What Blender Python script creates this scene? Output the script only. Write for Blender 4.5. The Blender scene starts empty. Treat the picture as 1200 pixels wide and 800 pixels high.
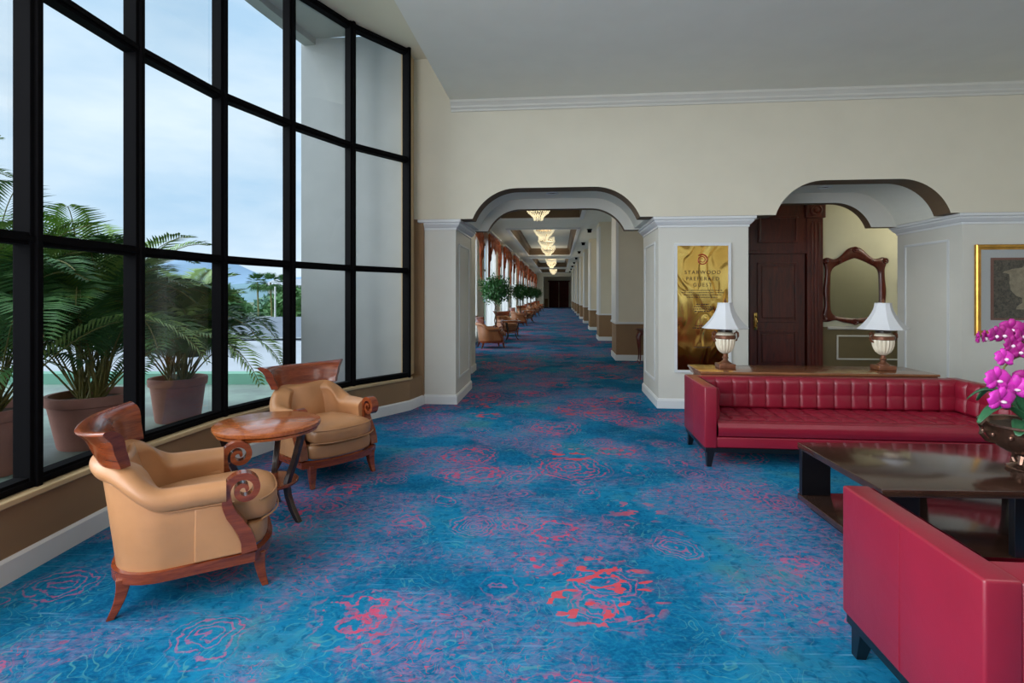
import bpy, bmesh, math, random
from math import sin, cos, pi, radians, sqrt, atan2
from mathutils import Vector, Matrix
random.seed(7)
SC = bpy.context.scene
COL = SC.collection
EYE, F = 1.5, 620.0
ANG = atan2(-0.0884, 0.9961)          # yaw of the building against the camera
U = Vector((0.9961, -0.0884, 0)); V = Vector((0.0884, 0.9961, 0))
def L(s, t, z=0.0):                    # building coordinates -> world
    return U * s + V * t + Vector((0, 0, z))

# ------------------------------------------------------------------ camera, world, lights
cd = bpy.data.cameras.new('camera'); cam = bpy.data.objects.new('camera', cd); COL.objects.link(cam)
cam.location = (0, 0, EYE); cam.rotation_euler = (pi / 2, 0, 0)
cd.sensor_fit = 'HORIZONTAL'; cd.sensor_width = 36.0; cd.lens = 36.0 * F / 1200.0
cd.shift_y = -55.0 / 1200.0; cd.clip_start = 0.05; cd.clip_end = 6000
SC.camera = cam
SC.view_settings.view_transform = 'Standard'
SC.view_settings.look = 'None'
SC.view_settings.gamma = 1.0
SC.view_settings.exposure = 0.56
SC.view_settings.use_curve_mapping = False
SC.cycles.use_denoising = True
SC.cycles.max_bounces = 8
SC.cycles.diffuse_bounces = 4
SC.cycles.glossy_bounces = 4
SC.cycles.transparent_max_bounces = 24
SC.cycles.caustics_reflective = False
SC.cycles.caustics_refractive = False
SC.cycles.sample_clamp_indirect = 4.0

wd = bpy.data.worlds.new('overcast_sky'); SC.world = wd; wd.use_nodes = True
nt = wd.node_tree; nt.nodes.clear()
def wn(t, **k):
    n = nt.nodes.new(t)
    for a, b in k.items(): setattr(n, a, b)
    return n
wo = wn('ShaderNodeOutputWorld'); wb = wn('ShaderNodeBackground'); tc = wn('ShaderNodeTexCoord')
mp = wn('ShaderNodeMapping'); mp.inputs['Scale'].default_value = (1.0, 1.0, 3.2)
nz = wn('ShaderNodeTexNoise'); nz.inputs['Scale'].default_value = 2.6; nz.inputs['Detail'].default_value = 7; nz.inputs['Roughness'].default_value = .55
rp = wn('ShaderNodeValToRGB')
rp.color_ramp.elements[0].position = .34; rp.color_ramp.elements[0].color = (.33, .49, .65, 1)
rp.color_ramp.elements[1].position = .68; rp.color_ramp.elements[1].color = (.55, .65, .73, 1)
nt.links.new(tc.outputs['Generated'], mp.inputs['Vector']); nt.links.new(mp.outputs[0], nz.inputs['Vector'])
nt.links.new(nz.outputs[0], rp.inputs[0]); nt.links.new(rp.outputs[0], wb.inputs[0]); nt.links.new(wb.outputs[0], wo.inputs[0])
wb.inputs[1].default_value = 1.0

def light(name, kind, loc, energy, color=(1, 1, 1), rot=None, **k):
    ld = bpy.data.lights.new(name, kind); o = bpy.data.objects.new(name, ld); COL.objects.link(o)
    o.location = loc; ld.energy = energy; ld.color = color
    if rot: o.rotation_euler = rot
    for a, b in k.items(): setattr(ld, a, b)
    return o
def aim(o, target):
    o.rotation_euler = (Vector(target) - o.location).to_track_quat('-Z', 'Y').to_euler()
# soft daylight from the overcast sky, coming in through the window side
sun = light('daylight', 'SUN', (-20, 5, 20), 3.3, (.90, .96, 1.0), angle=radians(75)); aim(sun, (-20 + 1.0, 5 + .16, 20 - .50))
# added fill light inside the window line, out of view beside the camera
a1 = light('window_side_fill', 'AREA', (-2.35, -.7, 2.2), 215, (.98, .98, 1.0), shape='RECTANGLE', size=4.4, size_y=3.2); aim(a1, (4.2, 2.2, 3.9))
a2 = light('lobby_ceiling_fill', 'AREA', (3.6, .9, 4.06), 40, (1.0, .97, .92), shape='RECTANGLE', size=4.0, size_y=2.5)  # added fill panel under the ceiling, not a fitting of the lobby
for t in (12.0, 21.5, 31.0, 41.0, 51.0):
    c = light('corridor_lamp_glow', 'POINT', L(-.57, t, 3.2), 22, (1.0, .86, .62), shadow_soft_size=.3)
light('side_room_glow', 'POINT', L(6.4, 8.9, 2.9), 16, (1.0, .93, .78), shadow_soft_size=.25)
for s in (-.05, 3.8):
    light('arch_downlight_glow', 'SPOT', L(s, 7.85, 2.93), 16, (1.0, .93, .8), spot_size=radians(110), spot_blend=.8, shadow_soft_size=.05)

# ------------------------------------------------------------------ materials
def rgb(r, g, b):
    f = lambda c: (c / 255 / 12.92) if c / 255 <= .04045 else ((c / 255 + .055) / 1.055) ** 2.4
    return (f(r), f(g), f(b), 1)
class NT:
    def __init__(s, name):
        s.m = bpy.data.materials.new(name); s.m.use_nodes = True; s.t = s.m.node_tree
        s.b = s.t.nodes['Principled BSDF']; s.out = s.t.nodes['Material Output']
    def n(s, t, **k):
        n = s.t.nodes.new(t)
        for a, b in k.items():
            if a.startswith('i_'): n.inputs[a[2:].replace('_', ' ')].default_value = b
            else: setattr(n, a, b)
        return n
    def l(s, a, b): s.t.links.new(a, b)
    def coords(s, scale=(1, 1, 1), kind='Object', rot=(0, 0, 0)):
        c = s.n('ShaderNodeTexCoord'); m = s.n('ShaderNodeMapping'); m.inputs['Scale'].default_value = scale; m.inputs['Rotation'].default_value = rot
        s.l(c.outputs[kind], m.inputs[0]); return m.outputs[0]
    def noise(s, vec, scale, detail=3, rough=.5, dist=0.0):
        n = s.n('ShaderNodeTexNoise'); n.inputs['Scale'].default_value = scale; n.inputs['Detail'].default_value = detail
        n.inputs['Roughness'].default_value = rough; n.inputs['Distortion'].default_value = dist; s.l(vec, n.inputs['Vector']); return n
    def ramp(s, fac, stops, interp='LINEAR'):
        r = s.n('ShaderNodeValToRGB'); r.color_ramp.interpolation = interp
        while len(r.color_ramp.elements) < len(stops): r.color_ramp.elements.new(.5)
        for e, (p, c) in zip(r.color_ramp.elements, stops):
            e.position = p; e.color = c if isinstance(c, (tuple, list)) else (c, c, c, 1)
        s.l(fac, r.inputs[0]); return r.outputs[0]
    def math(s, op, a, b=None, c=None):
        n = s.n('ShaderNodeMath', operation=op)
        for i, v in enumerate((a, b, c)):
            if v is None: continue
            if isinstance(v, (int, float)): n.inputs[i].default_value = v
            else: s.l(v, n.inputs[i])
        return n.outputs[0]
    def mix(s, fac, a, b, bt='MIX'):
        n = s.n('ShaderNodeMix', data_type='RGBA', blend_type=bt)
        for i, v in ((0, fac), (6, a), (7, b)):
            if isinstance(v, (int, float, tuple)): n.inputs[i].default_value = v
            else: s.l(v, n.inputs[i])
        return n.outputs[2]
    def bump(s, h, strength=.2, dist=.01):
        b = s.n('ShaderNodeBump'); b.inputs['Strength'].default_value = strength; b.inputs['Distance'].default_value = dist
        s.l(h, b.inputs['Height']); s.l(b.outputs[0], s.b.inputs['Normal'])

def plain(name, c, rough=.6, metal=0, var=.05, scale=3.0, coat=0, bump=0, bscale=80, spec=.5):
    N = NT(name); v = N.coords()
    n = N.noise(v, scale, 4)
    lo = tuple(x * (1 - var) for x in c[:3]) + (1,); hi = tuple(min(1, x * (1 + var)) for x in c[:3]) + (1,)
    N.l(N.ramp(n.outputs[0], [(.3, lo), (.7, hi)]), N.b.inputs['Base Color'])
    N.b.inputs['Roughness'].default_value = rough; N.b.inputs['Metallic'].default_value = metal
    N.b.inputs['Specular IOR Level'].default_value = spec
    N.b.inputs['Coat Weight'].default_value = coat; N.b.inputs['Coat Roughness'].default_value = .15
    if bump: N.bump(N.noise(v, bscale, 3).outputs[0], bump, .004)
    return N.m
def wood(name, dark, light_, rough=.3, coat=.4, axis=(1, 1, 12), scale=2.2, streak=.55):
    N = NT(name); v = N.coords(axis)
    n = N.noise(v, scale, 6, .6, 1.2); n2 = N.noise(v, scale * 9, 3, .5, .2)
    f = N.math('ADD', N.math('MULTIPLY', n.outputs[0], 1 - streak * .5), N.math('MULTIPLY', n2.outputs[0], streak * .5))
    N.l(N.ramp(f, [(.32, dark), (.68, light_)]), N.b.inputs['Base Color'])
    N.b.inputs['Roughness'].default_value = rough; N.b.inputs['Coat Weight'].default_value = coat; N.b.inputs['Coat Roughness'].default_value = .12
    return N.m
def leather(name, c, rough=.38, var=.12, bump=.25):
    N = NT(name); v = N.coords()
    n = N.noise(v, 4, 4)
    lo = tuple(x * (1 - var) for x in c[:3]) + (1,); hi = tuple(min(1, x * (1 + var)) for x in c[:3]) + (1,)
    N.l(N.ramp(n.outputs[0], [(.3, lo), (.7, hi)]), N.b.inputs['Base Color'])
    N.b.inputs['Roughness'].default_value = rough; N.b.inputs['Coat Weight'].default_value = .15; N.b.inputs['Coat Roughness'].default_value = .25
    w = N.noise(v, 7, 3, .5, 1.0); g = N.n('ShaderNodeTexVoronoi', feature='DISTANCE_TO_EDGE'); g.inputs['Scale'].default_value = 260; N.l(v, g.inputs['Vector'])
    h = N.math('ADD', N.math('MULTIPLY', w.outputs[0], 3.0), N.math('MULTIPLY', g.outputs[0], .6))
    N.bump(h, bump, .004)
    return N.m

def carpet():
    N = NT('patterned_carpet'); v0 = N.coords()
    wn_ = N.noise(v0, 2.2, 3, .55)
    off = N.n('ShaderNodeVectorMath', operation='SUBTRACT'); N.l(wn_.outputs['Color'], off.inputs[0]); off.inputs[1].default_value = (.5, .5, .5)
    sc = N.n('ShaderNodeVectorMath', operation='SCALE'); N.l(off.outputs[0], sc.inputs[0]); sc.inputs['Scale'].default_value = .28
    ad = N.n('ShaderNodeVectorMath', operation='ADD'); N.l(v0, ad.inputs[0]); N.l(sc.outputs[0], ad.inputs[1]); v = ad.outputs[0]
    base = N.ramp(N.noise(v0, 1.1, 4, .6).outputs[0], [(.3, rgb(12, 72, 108)), (.46, rgb(14, 94, 138)), (.56, rgb(24, 114, 156)), (.68, rgb(62, 122, 138))])
    # fine woven tone
    fine = N.noise(N.coords((1.0, 1.6, 1)), 42, 4, .7).outputs[0]
    base = N.mix(N.ramp(fine, [(.44, 0.0), (.62, .4)]), base, rgb(30, 134, 166))
    base = N.mix(N.ramp(N.noise(v0, 19, 4, .6, .8).outputs[0], [(.5, 0.0), (.66, .55)]), base, rgb(0, 62, 104))
    # teal scrollwork: contour lines of a noise field
    c1 = N.noise(v, 5.5, 1.5, .4, 1.1).outputs[0]
    ln = N.math('ABSOLUTE', N.math('SINE', N.math('MULTIPLY', c1, 26)))
    scroll = N.math('MULTIPLY', N.ramp(ln, [(.0, .5), (.12, .42), (.26, 0.0)]), N.ramp(N.noise(v0, 3.0, 3).outputs[0], [(.42, 0.0), (.6, 1.0)]))
    col = N.mix(scroll, base, rgb(84, 158, 160))
    # mauve washes
    big = N.noise(v0, .85, 5, .62, .5).outputs[0]
    msk = N.ramp(big, [(.46, 0.0), (.55, 1.0)])
    grain = N.ramp(N.noise(N.coords((1.0, 1.7, 1)), 17, 5, .7, .6).outputs[0], [(.43, 0.0), (.60, .7)])
    wash = N.math('MULTIPLY', msk, grain)
    col = N.mix(wash, col, rgb(124, 108, 148))
    # large flower heads: broken concentric rings
    def rings(scale, freq, seedoff, colr, amount, r0):
        vv = N.n('ShaderNodeVectorMath', operation='ADD'); N.l(v, vv.inputs[0]); vv.inputs[1].default_value = seedoff
        vo = N.n('ShaderNodeTexVoronoi'); vo.inputs['Scale'].default_value = scale; vo.inputs['Randomness'].default_value = .85
        N.l(vv.outputs[0], vo.inputs['Vector'])
        d = vo.outputs['Distance']
        wob = N.noise(v0, 14, 3).outputs[0]
        ph = N.math('MULTIPLY', N.math('ADD', d, N.math('MULTIPLY', wob, .16)), freq)
        r = N.ramp(N.math('ABSOLUTE', N.math('SINE', ph)), [(.0, 1.0), (.28, .9), (.5, 0.0)])
        inside = N.ramp(d, [(r0 * .85, 1.0), (r0, 0.0)])
        broken = N.ramp(N.noise(v0, 24, 4, .7).outputs[0], [(.36, 0.0), (.46, 1.0)])
        sel = N.n('ShaderNodeSeparateColor'); N.l(vo.outputs['Color'], sel.inputs[0])
        pick = N.math('GREATER_THAN', sel.outputs[0], .12)
        m = N.math('MULTIPLY', N.math('MULTIPLY', r, inside), N.math('MULTIPLY', broken, pick))
        m = N.math('MULTIPLY', m, N.ramp(big, [(.36, .25), (.48, 1.0)]))
        return N.mix(N.math('MULTIPLY', m, amount), col, colr)
    col = rings(1.25, 44, (0, 0, 0), rgb(206, 62, 92), .8, .44)
    col = rings(2.2, 46, (3.3, 1.7, 0), rgb(186, 84, 124), .7, .42)
    # red outlines flowing around the washes
    ln2 = N.math('ABSOLUTE', N.math('SINE', N.math('MULTIPLY', N.noise(v, 4.2, 3, .55, .6).outputs[0], 40)))
    red = N.math('MULTIPLY', N.ramp(ln2, [(.0, .8), (.12, .65), (.26, 0.0)]), N.math('MULTIPLY', N.ramp(big, [(.46, 0.0), (.56, 1.0)]), N.ramp(N.noise(v0, 20, 4, .7).outputs[0], [(.42, 0.0), (.54, 1.0)])))
    col = N.mix(red, col, rgb(190, 66, 86))
    # pale brush strokes across the width
    st = N.noise(N.coords((1.3, 22, 1)), 2.4, 4, .6).outputs[0]
    brush = N.math('MULTIPLY', N.ramp(st, [(.56, 0.0), (.70, .5)]), N.ramp(N.noise(v0, 2.1, 3).outputs[0], [(.45, 0.0), (.58, 1.0)]))
    col = N.mix(brush, col, rgb(112, 166, 204))
    # solid coral petals, few and scattered
    vo = N.n('ShaderNodeTexVoronoi'); vo.inputs['Scale'].default_value = .85; N.l(v0, vo.inputs['Vector'])
    pet = N.noise(N.coords((1, 1.5, 1)), 8.5, 2, .5, .5).outputs[0]
    blob = N.math('MULTIPLY', N.ramp(vo.outputs['Distance'], [(.26, 1.0), (.34, 0.0)]), N.ramp(pet, [(.572, 0.0), (.585, 1.0)]))
    col = N.mix(N.math('MULTIPLY', blob, .8), col, rgb(208, 66, 66))
    N.l(col, N.b.inputs['Base Color'])
    N.b.inputs['Roughness'].default_value = .95; N.b.inputs['Specular IOR Level'].default_value = .04
    N.bump(N.noise(v0, 380, 2).outputs[0], .5, .004)
    return N.m

M = {}
M['carpet'] = carpet()
M['cream'] = plain('cream_paint', rgb(220, 213, 193), .75, var=.02)
M['white'] = plain('white_paint', rgb(222, 224, 224), .5, var=.02)
M['offwhite'] = plain('off_white_paint', rgb(214, 212, 202), .55, var=.02)
M['ceiling'] = plain('ceiling_paint', rgb(232, 232, 220), .85, var=.02)
M['enddoor'] = plain('dark_red_door', rgb(74, 28, 22), .7, var=.2, spec=.2)
M['brownwall'] = plain('brown_paint', rgb(142, 112, 80), .7, var=.04)
M['soffit'] = plain('brown_soffit_paint', rgb(104, 84, 62), .7, var=.04)
M['olive'] = plain('olive_wall_paint', rgb(112, 100, 70), .7, var=.04)
M['sage'] = plain('sage_cream_paint', rgb(214, 212, 184), .7, var=.03)
M['tan'] = plain('tan_paint', rgb(196, 170, 130), .65, var=.03)
M['extwhite'] = plain('white_render', rgb(172, 175, 174), .85, var=.04, bump=.2)
M['black'] = plain('black_metal', rgb(12, 11, 13), .8, var=.1, spec=.06)
M['blackwood'] = plain('black_lacquer', rgb(12, 12, 16), .3, var=.1, coat=.3)
M['cherry'] = wood('cherry_wood', rgb(84, 30, 14), rgb(150, 70, 34), .25, .5, (1, 1, 9), 2.5)
M['burl'] = wood('veneered_top_wood', rgb(134, 64, 28), rgb(198, 112, 58), .22, .6, (3, 3, 3), 3.0)
M['darkleg'] = wood('dark_walnut', rgb(30, 17, 12), rgb(62, 36, 24), .3, .4)
M['mahogany'] = wood('mahogany', rgb(52, 17, 12), rgb(112, 42, 26), .32, .2, (9, 9, 1), 1.6)
M['table'] = wood('espresso_wood', rgb(38, 25, 20), rgb(66, 44, 34), .16, .6, (1, 9, 9), 2.0)
M['console'] = wood('brown_walnut', rgb(96, 56, 34), rgb(142, 92, 58), .2, .5, (1, 9, 9), 2.0)
M['tanleather'] = leather('tan_leather', rgb(184, 131, 88), .38)
M['hallleather'] = leather('russet_leather', rgb(156, 98, 58), .42)
M['redleather'] = leather('red_leather', rgb(130, 20, 42), .36, .08, .15)
M['terracotta'] = plain('terracotta', rgb(158, 110, 98), .8, var=.12, scale=5, bump=.2)
M['soil'] = plain('soil', rgb(70, 52, 38), .95, var=.3, scale=30)
M['frond'] = plain('palm_leaf', rgb(74, 118, 62), .5, var=.35, scale=2.0)
M['frond2'] = plain('palm_leaf_light', rgb(134, 168, 84), .5, var=.3, scale=2.0)
M['stem'] = plain('palm_stem', rgb(120, 116, 62), .6, var=.2)
M['leaf'] = plain('tree_leaf', rgb(52, 104, 48), .5, var=.4, scale=6)
M['bark'] = plain('bark', rgb(104, 84, 62), .9, var=.3, scale=12)
M['gold'] = plain('gilt', rgb(196, 148, 70), .3, metal=.9, var=.2, scale=12)
M['brasshandle'] = plain('brass', rgb(206, 168, 96), .25, metal=1.0)
M['shade'] = plain('lampshade_fabric', rgb(206, 208, 211), .8, var=.01)
M['ivory'] = plain('ivory_ceramic', rgb(224, 214, 192), .35, var=.12, scale=9, coat=.3)
M['bronze'] = plain('bronzed_trim', rgb(122, 78, 56), .35, metal=.4, var=.3, scale=14)
M['silver'] = plain('silvered_bronze', rgb(128, 98, 84), .22, metal=.85, var=.35, scale=16)
M['petal'] = plain('orchid_petal', rgb(208, 50, 180), .5, var=.2, scale=30)
M['petaldark'] = plain('orchid_petal_dark', rgb(164, 26, 128), .5, var=.2, scale=30)
M['lip'] = plain('orchid_lip', rgb(240, 220, 235), .5, var=.1)
M['orchidleaf'] = plain('orchid_leaf', rgb(52, 104, 70), .35, var=.25, scale=8)
M['valance'] = plain('rust_drapery', rgb(168, 84, 48), .8, var=.3, scale=7)
M['mat'] = plain('picture_mat', rgb(206, 210, 210), .7, var=.01)
M['greenpaint'] = plain('green_deck_coating', rgb(120, 172, 150), .7, var=.05)
M['plasticw'] = plain('white_plastic', rgb(220, 220, 215), .5)
M['ink'] = plain('dark_brown_ink', rgb(52, 22, 14), .5)
M['redink'] = plain('red_ink', rgb(168, 40, 26), .4)

def glassmat(name, tint, refl, rough=0.0):
    N = NT(name); t = N.n('ShaderNodeBsdfTransparent'); t.inputs[0].default_value = tint
    g = N.n('ShaderNodeBsdfGlossy'); g.inputs['Roughness'].default_value = rough; g.inputs['Color'].default_value = (1, 1, 1, 1)
    f = N.n('ShaderNodeFresnel'); f.inputs[0].default_value = 1.35
    mx = N.n('ShaderNodeMixShader'); N.l(N.math('MULTIPLY', f.outputs[0], refl), mx.inputs[0]); N.l(t.outputs[0], mx.inputs[1]); N.l(g.outputs[0], mx.inputs[2])
    N.l(mx.outputs[0], N.out.inputs[0]); return N.m
M['glass'] = glassmat('window_glass', (.97, .985, .985, 1), .10)
M['picglass'] = glassmat('picture_glass', (.98, .98, .98, 1), .6)
def mirrormat():
    N = NT('mirror_silvering'); N.b.inputs['Metallic'].default_value = 1; N.b.inputs['Base Color'].default_value = (.62, .64, .56, 1); N.b.inputs['Roughness'].default_value = .03
    return N.m
M['mirror'] = mirrormat()
def brassplate():
    N = NT('polished_brass_plate'); v = N.coords((1, 1, 1))
    n = N.noise(N.coords((1, 1, .55)), 3.0, 1, .4, 1.2)
    N.l(N.ramp(n.outputs[0], [(.3, rgb(216, 160, 74)), (.7, rgb(252, 204, 112))]), N.b.inputs['Base Color'])
    N.b.inputs['Metallic'].default_value = 1; N.b.inputs['Roughness'].default_value = .12
    N.bump(N.math('ADD', n.outputs[0], N.math('MULTIPLY', N.math('SINE', N.math('MULTIPLY', n.outputs[0], 30)), .05)), .6, .03); return N.m
M['brassplate'] = brassplate()
def terrace():
    N = NT('terrace_paint'); v = N.coords()
    a = N.noise(v, .8, 5, .6).outputs[0]
    N.l(N.ramp(a, [(.38, rgb(108, 118, 114)), (.6, rgb(140, 160, 148))]), N.b.inputs['Base Color'])
    N.b.inputs['Roughness'].default_value = .6; return N.m
M['terrace'] = terrace()
def sheer():
    N = NT('sheer_curtain_voile'); d = N.n('ShaderNodeBsdfTranslucent'); d.inputs[0].default_value = (.92, .92, .9, 1)
    t = N.n('ShaderNodeBsdfTransparent'); mx = N.n('ShaderNodeMixShader'); mx.inputs[0].default_value = .5
    N.l(d.outputs[0], mx.inputs[1]); N.l(t.outputs[0], mx.inputs[2]); N.l(mx.outputs[0], N.out.inputs[0]); return N.m
M['sheer'] = sheer()
def emit(name, c, st):
    N = NT(name); N.b.inputs['Emission Color'].default_value = c; N.b.inputs['Emission Strength'].default_value = st
    N.b.inputs['Base Color'].default_value = c; return N.m
M['crystal'] = emit('lit_crystal', rgb(240, 226, 188), .6)
M['bulb'] = emit('lamp_bulb', rgb(255, 236, 190), 3.0)
M['mount1'] = plain('hazy_mountain', rgb(150, 176, 200), 1, var=.03, scale=.01, spec=0)  # blue-grey distance haze is painted into the mountain colour
M['mount2'] = plain('hazy_hill', rgb(128, 156, 166), 1, var=.08, scale=.03, spec=0)  # hill colour carries the distance haze as well
M['townroof'] = plain('grey_sheet_roof', rgb(118, 126, 138), .8, var=.06)
M['whiteroof'] = plain('white_roof_membrane', rgb(178, 182, 188), .8, var=.05, scale=.4)
M['orangeroof'] = plain('clay_tile_roof', rgb(206, 130, 96), .8, var=.1)
M['ground'] = plain('town_ground', rgb(110, 128, 100), 1, var=.2, scale=.05)
def printmat():
    N = NT('sepia_print'); v = N.coords()
    n = N.noise(v, 26, 6, .7, .6); N.l(N.ramp(n.outputs[0], [(.36, rgb(40, 38, 34)), (.62, rgb(104, 96, 82))]), N.b.inputs['Base Color'])
    N.b.inputs['Roughness'].default_value = .8; return N.m
M['print'] = printmat()
M['printlight'] = plain('sepia_engraving_light', rgb(156, 144, 120), .8, var=.25, scale=22)
M['rustmat'] = plain('rust_mat_board', rgb(128, 84, 72), .8, var=.08)

# ------------------------------------------------------------------ mesh helpers
class MB:
    def __init__(s, M4=None): s.bm = bmesh.new(); s.M = M4 or Matrix(); s.mi = 0
    def v(s, p): return s.bm.verts.new(s.M @ Vector(p))
    def f(s, vs, mi=None):
        try:
            f = s.bm.faces.new(vs); f.material_index = s.mi if mi is None else mi; return f
        except ValueError: return None
    def box(s, x0, x1, y0, y1, z0, z1, bev=0):
        vs = [s.v((x, y, z)) for z in (z0, z1) for y in (y0, y1) for x in (x0, x1)]
        fs = [s.f([vs[i] for i in q]) for q in ((0, 2, 3, 1), (4, 5, 7, 6), (0, 1, 5, 4), (2, 6, 7, 3), (0, 4, 6, 2), (1, 3, 7, 5))]
        if bev:
            es = list({e for f in fs for e in f.edges})
            bmesh.ops.bevel(s.bm, geom=es, offset=bev, segments=3, profile=.5, affect='EDGES')
        return s
    def prism(s, pts, z0, z1):           # polygon in xy
        a = [s.v((x, y, z0)) for x, y in pts]; b = [s.v((x, y, z1)) for x, y in pts]
        s.f(a[::-1]); s.f(b); n = len(pts)
        for i in range(n): s.f([a[i], a[(i + 1) % n], b[(i + 1) % n], b[i]])
        return s
    def grid(s, fn, nu, nv, cu=False, cv=False, mi=None):
        P = [[s.v(fn(i / (nu if cu else nu - 1), j / (nv if cv else nv - 1))) for j in range(nv)] for i in range(nu)]
        for i in range(nu if cu else nu - 1):
            for j in range(nv if cv else nv - 1):
                s.f([P[i][j], P[(i + 1) % nu][j], P[(i + 1) % nu][(j + 1) % nv], P[i][(j + 1) % nv]], mi)
        s.P = P
        return s
    def lathe(s, prof, seg=32, c=(0, 0, 0), fn=None, cap=True):
        rings = []
        for k, (r, z) in enumerate(prof):
            ring = []
            for i in range(seg):
                a = 2 * pi * i / seg; rr = r * (fn(a, k) if fn else 1)
                ring.append(s.v((c[0] + rr * cos(a), c[1] + rr * sin(a), c[2] + z)))
            rings.append(ring)
        for k in range(len(rings) - 1):
            for i in range(seg): s.f([rings[k][i], rings[k][(i + 1) % seg], rings[k + 1][(i + 1) % seg], rings[k + 1][i]])
        if cap:
            s.f(rings[0][::-1]); s.f(rings[-1])
        return s
    def tube(s, pts, rad, seg=8, flat=1.0, up=(0, 0, 1)):
        pts = [Vector(p) for p in pts]; n = len(pts); rings = []
        if not hasattr(rad, '__len__'): rad = [rad] * n
        for i, p in enumerate(pts):
            d = (pts[min(i + 1, n - 1)] - pts[max(i - 1, 0)]).normalized()
            u = Vector(up)
            if abs(d.dot(u)) > .95: u = Vector((1, 0, 0))
            a = d.cross(u).normalized(); b = a.cross(d).normalized()
            rings.append([s.v(p + a * cos(2 * pi * k / seg) * rad[i] + b * sin(2 * pi * k / seg) * rad[i] * flat) for k in range(seg)])
        for i in range(n - 1):
            for k in range(seg): s.f([rings[i][k], rings[i][(k + 1) % seg], rings[i + 1][(k + 1) % seg], rings[i + 1][k]])
        s.f(rings[0][::-1]); s.f(rings[-1]); return s
    def extr(s, prof, path, closed=False, mitre=True):
        """profile (out, z) swept along a horizontal xy path; 'out' is to the left of travel"""
        n = len(path); rows = []
        P = [Vector((p[0], p[1], 0)) for p in path]
        for i in range(n):
            if closed: a, b = P[i - 1], P[(i + 1) % n]
            else: a, b = P[max(i - 1, 0)], P[min(i + 1, n - 1)]
            d1 = (P[i] - a).normalized() if (P[i] - a).length > 1e-6 else (b - P[i]).normalized()
            d2 = (b - P[i]).normalized() if (b - P[i]).length > 1e-6 else d1
            n1 = Vector((-d1.y, d1.x, 0)); n2 = Vector((-d2.y, d2.x, 0)); m = (n1 + n2).normalized(); m /= max(.3, m.dot(n1))
            rows.append([s.v(P[i] + m * o + Vector((0, 0, z))) for o, z in prof])
        k = len(prof)
        for i in range(n if closed else n - 1):
            for j in range(k): s.f([rows[i][j], rows[(i + 1) % n][j], rows[(i + 1) % n][(j + 1) % k], rows[i][(j + 1) % k]])
        if not closed: s.f(rows[0]); s.f(rows[-1][::-1])
        return s
    def build(s, name, mats, parent=None, smooth=False, sub=0, bevel=0, solid=0, wn=False):
        bmesh.ops.remove_doubles(s.bm, verts=s.bm.verts, dist=1e-5)
        bmesh.ops.recalc_face_normals(s.bm, faces=s.bm.faces)
        me = bpy.data.meshes.new(name); s.bm.to_mesh(me); s.bm.free()
        for m in (mats if isinstance(mats, (list, tuple)) else [mats]): me.materials.append(m)
        o = bpy.data.objects.new(name, me); COL.objects.link(o)
        if parent: o.parent = parent
        if solid: md = o.modifiers.new('s', 'SOLIDIFY'); md.thickness = solid; md.offset = 0
        if bevel: md = o.modifiers.new('b', 'BEVEL'); md.width = bevel; md.segments = 3; md.limit_method = 'ANGLE'; md.angle_limit = radians(40)
        if sub: md = o.modifiers.new('d', 'SUBSURF'); md.levels = sub; md.render_levels = sub
        if smooth or sub or bevel:
            for p in me.polygons: p.use_smooth = True
            if not sub:
                try: me.set_sharp_from_angle(angle=radians(35))
                except Exception: pass
        return o
ROT = Matrix.Rotation(ANG, 4, 'Z')
def B(): return MB(ROT)               # builder working in building coordinates (s, t, z)
def tag(o, label=None, cat=None, group=None, kind=None):
    if label: o['label'] = label
    if cat: o['category'] = cat
    if group: o['group'] = group
    if kind: o['kind'] = kind
    return o
def struct(name, mb, mats, parent=None, **k):
    o = mb.build(name, mats, parent, **k)
    if not parent: o['kind'] = 'structure'
    return o
def thing(name, label, cat, loc=(0, 0, 0), rz=0, group=None):
    o = bpy.data.objects.new(name, None); COL.objects.link(o); o.location = loc; o.rotation_euler = (0, 0, rz); o.empty_display_size = .2
    return tag(o, label, cat, group)
def dup(root, loc, rz, label=None, group=None, swap=None):
    r = root.copy(); COL.objects.link(r); r.location = loc; r.rotation_euler = (0, 0, rz)
    if label: r['label'] = label
    if group: r['group'] = group
    def rec(src, dst):
        for ch in list(src.children):
            c = ch.copy(); COL.objects.link(c); c.parent = dst
            if swap and c.data:
                for i, sl in enumerate(c.data.materials):
                    if sl in swap:
                        c.material_slots[i].link = 'OBJECT'; c.material_slots[i].material = swap[sl]
            rec(ch, c)
    rec(root, r); return r

# ------------------------------------------------------------------ the room shell
struct('floor', B().box(-4.2, 8.6, -7.2, 63.5, -.12, 0), M['carpet'])
# trace of the curved window wall (glass line), world xy
G = [(-2.74, -6.6), (-2.74, -5.6), (-2.74, -4.7), (-2.74, -3.85), (-2.74, -3.0), (-2.74, -2.15), (-2.74, -1.3), (-2.74, -.44), (-2.74, .41), (-2.74, 1.27), (-2.735, 2.12), (-2.73, 2.97), (-2.72, 3.79), (-2.59, 4.67), (-2.305, 5.45), (-1.915, 6.24), (-1.385, 6.90)]
def offs(path, d):                     # offset to the right of travel (towards the room)
    out = []
    for i, p in enumerate(path):
        a = Vector(path[max(i - 1, 0)]); b = Vector(path[min(i + 1, len(path) - 1)]); q = (b - a).normalized()
        out.append((p[0] + q.y * d, p[1] - q.x * d))
    return out
END = L(-1.84, 7.16)
inner = offs(G, .10)[:-1] + [(-1.33, 6.87), (END.x, END.y)]
outer = offs(G, -.10)[:-1] + [(-1.50, 6.98), (-1.42, 7.20)]
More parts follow.
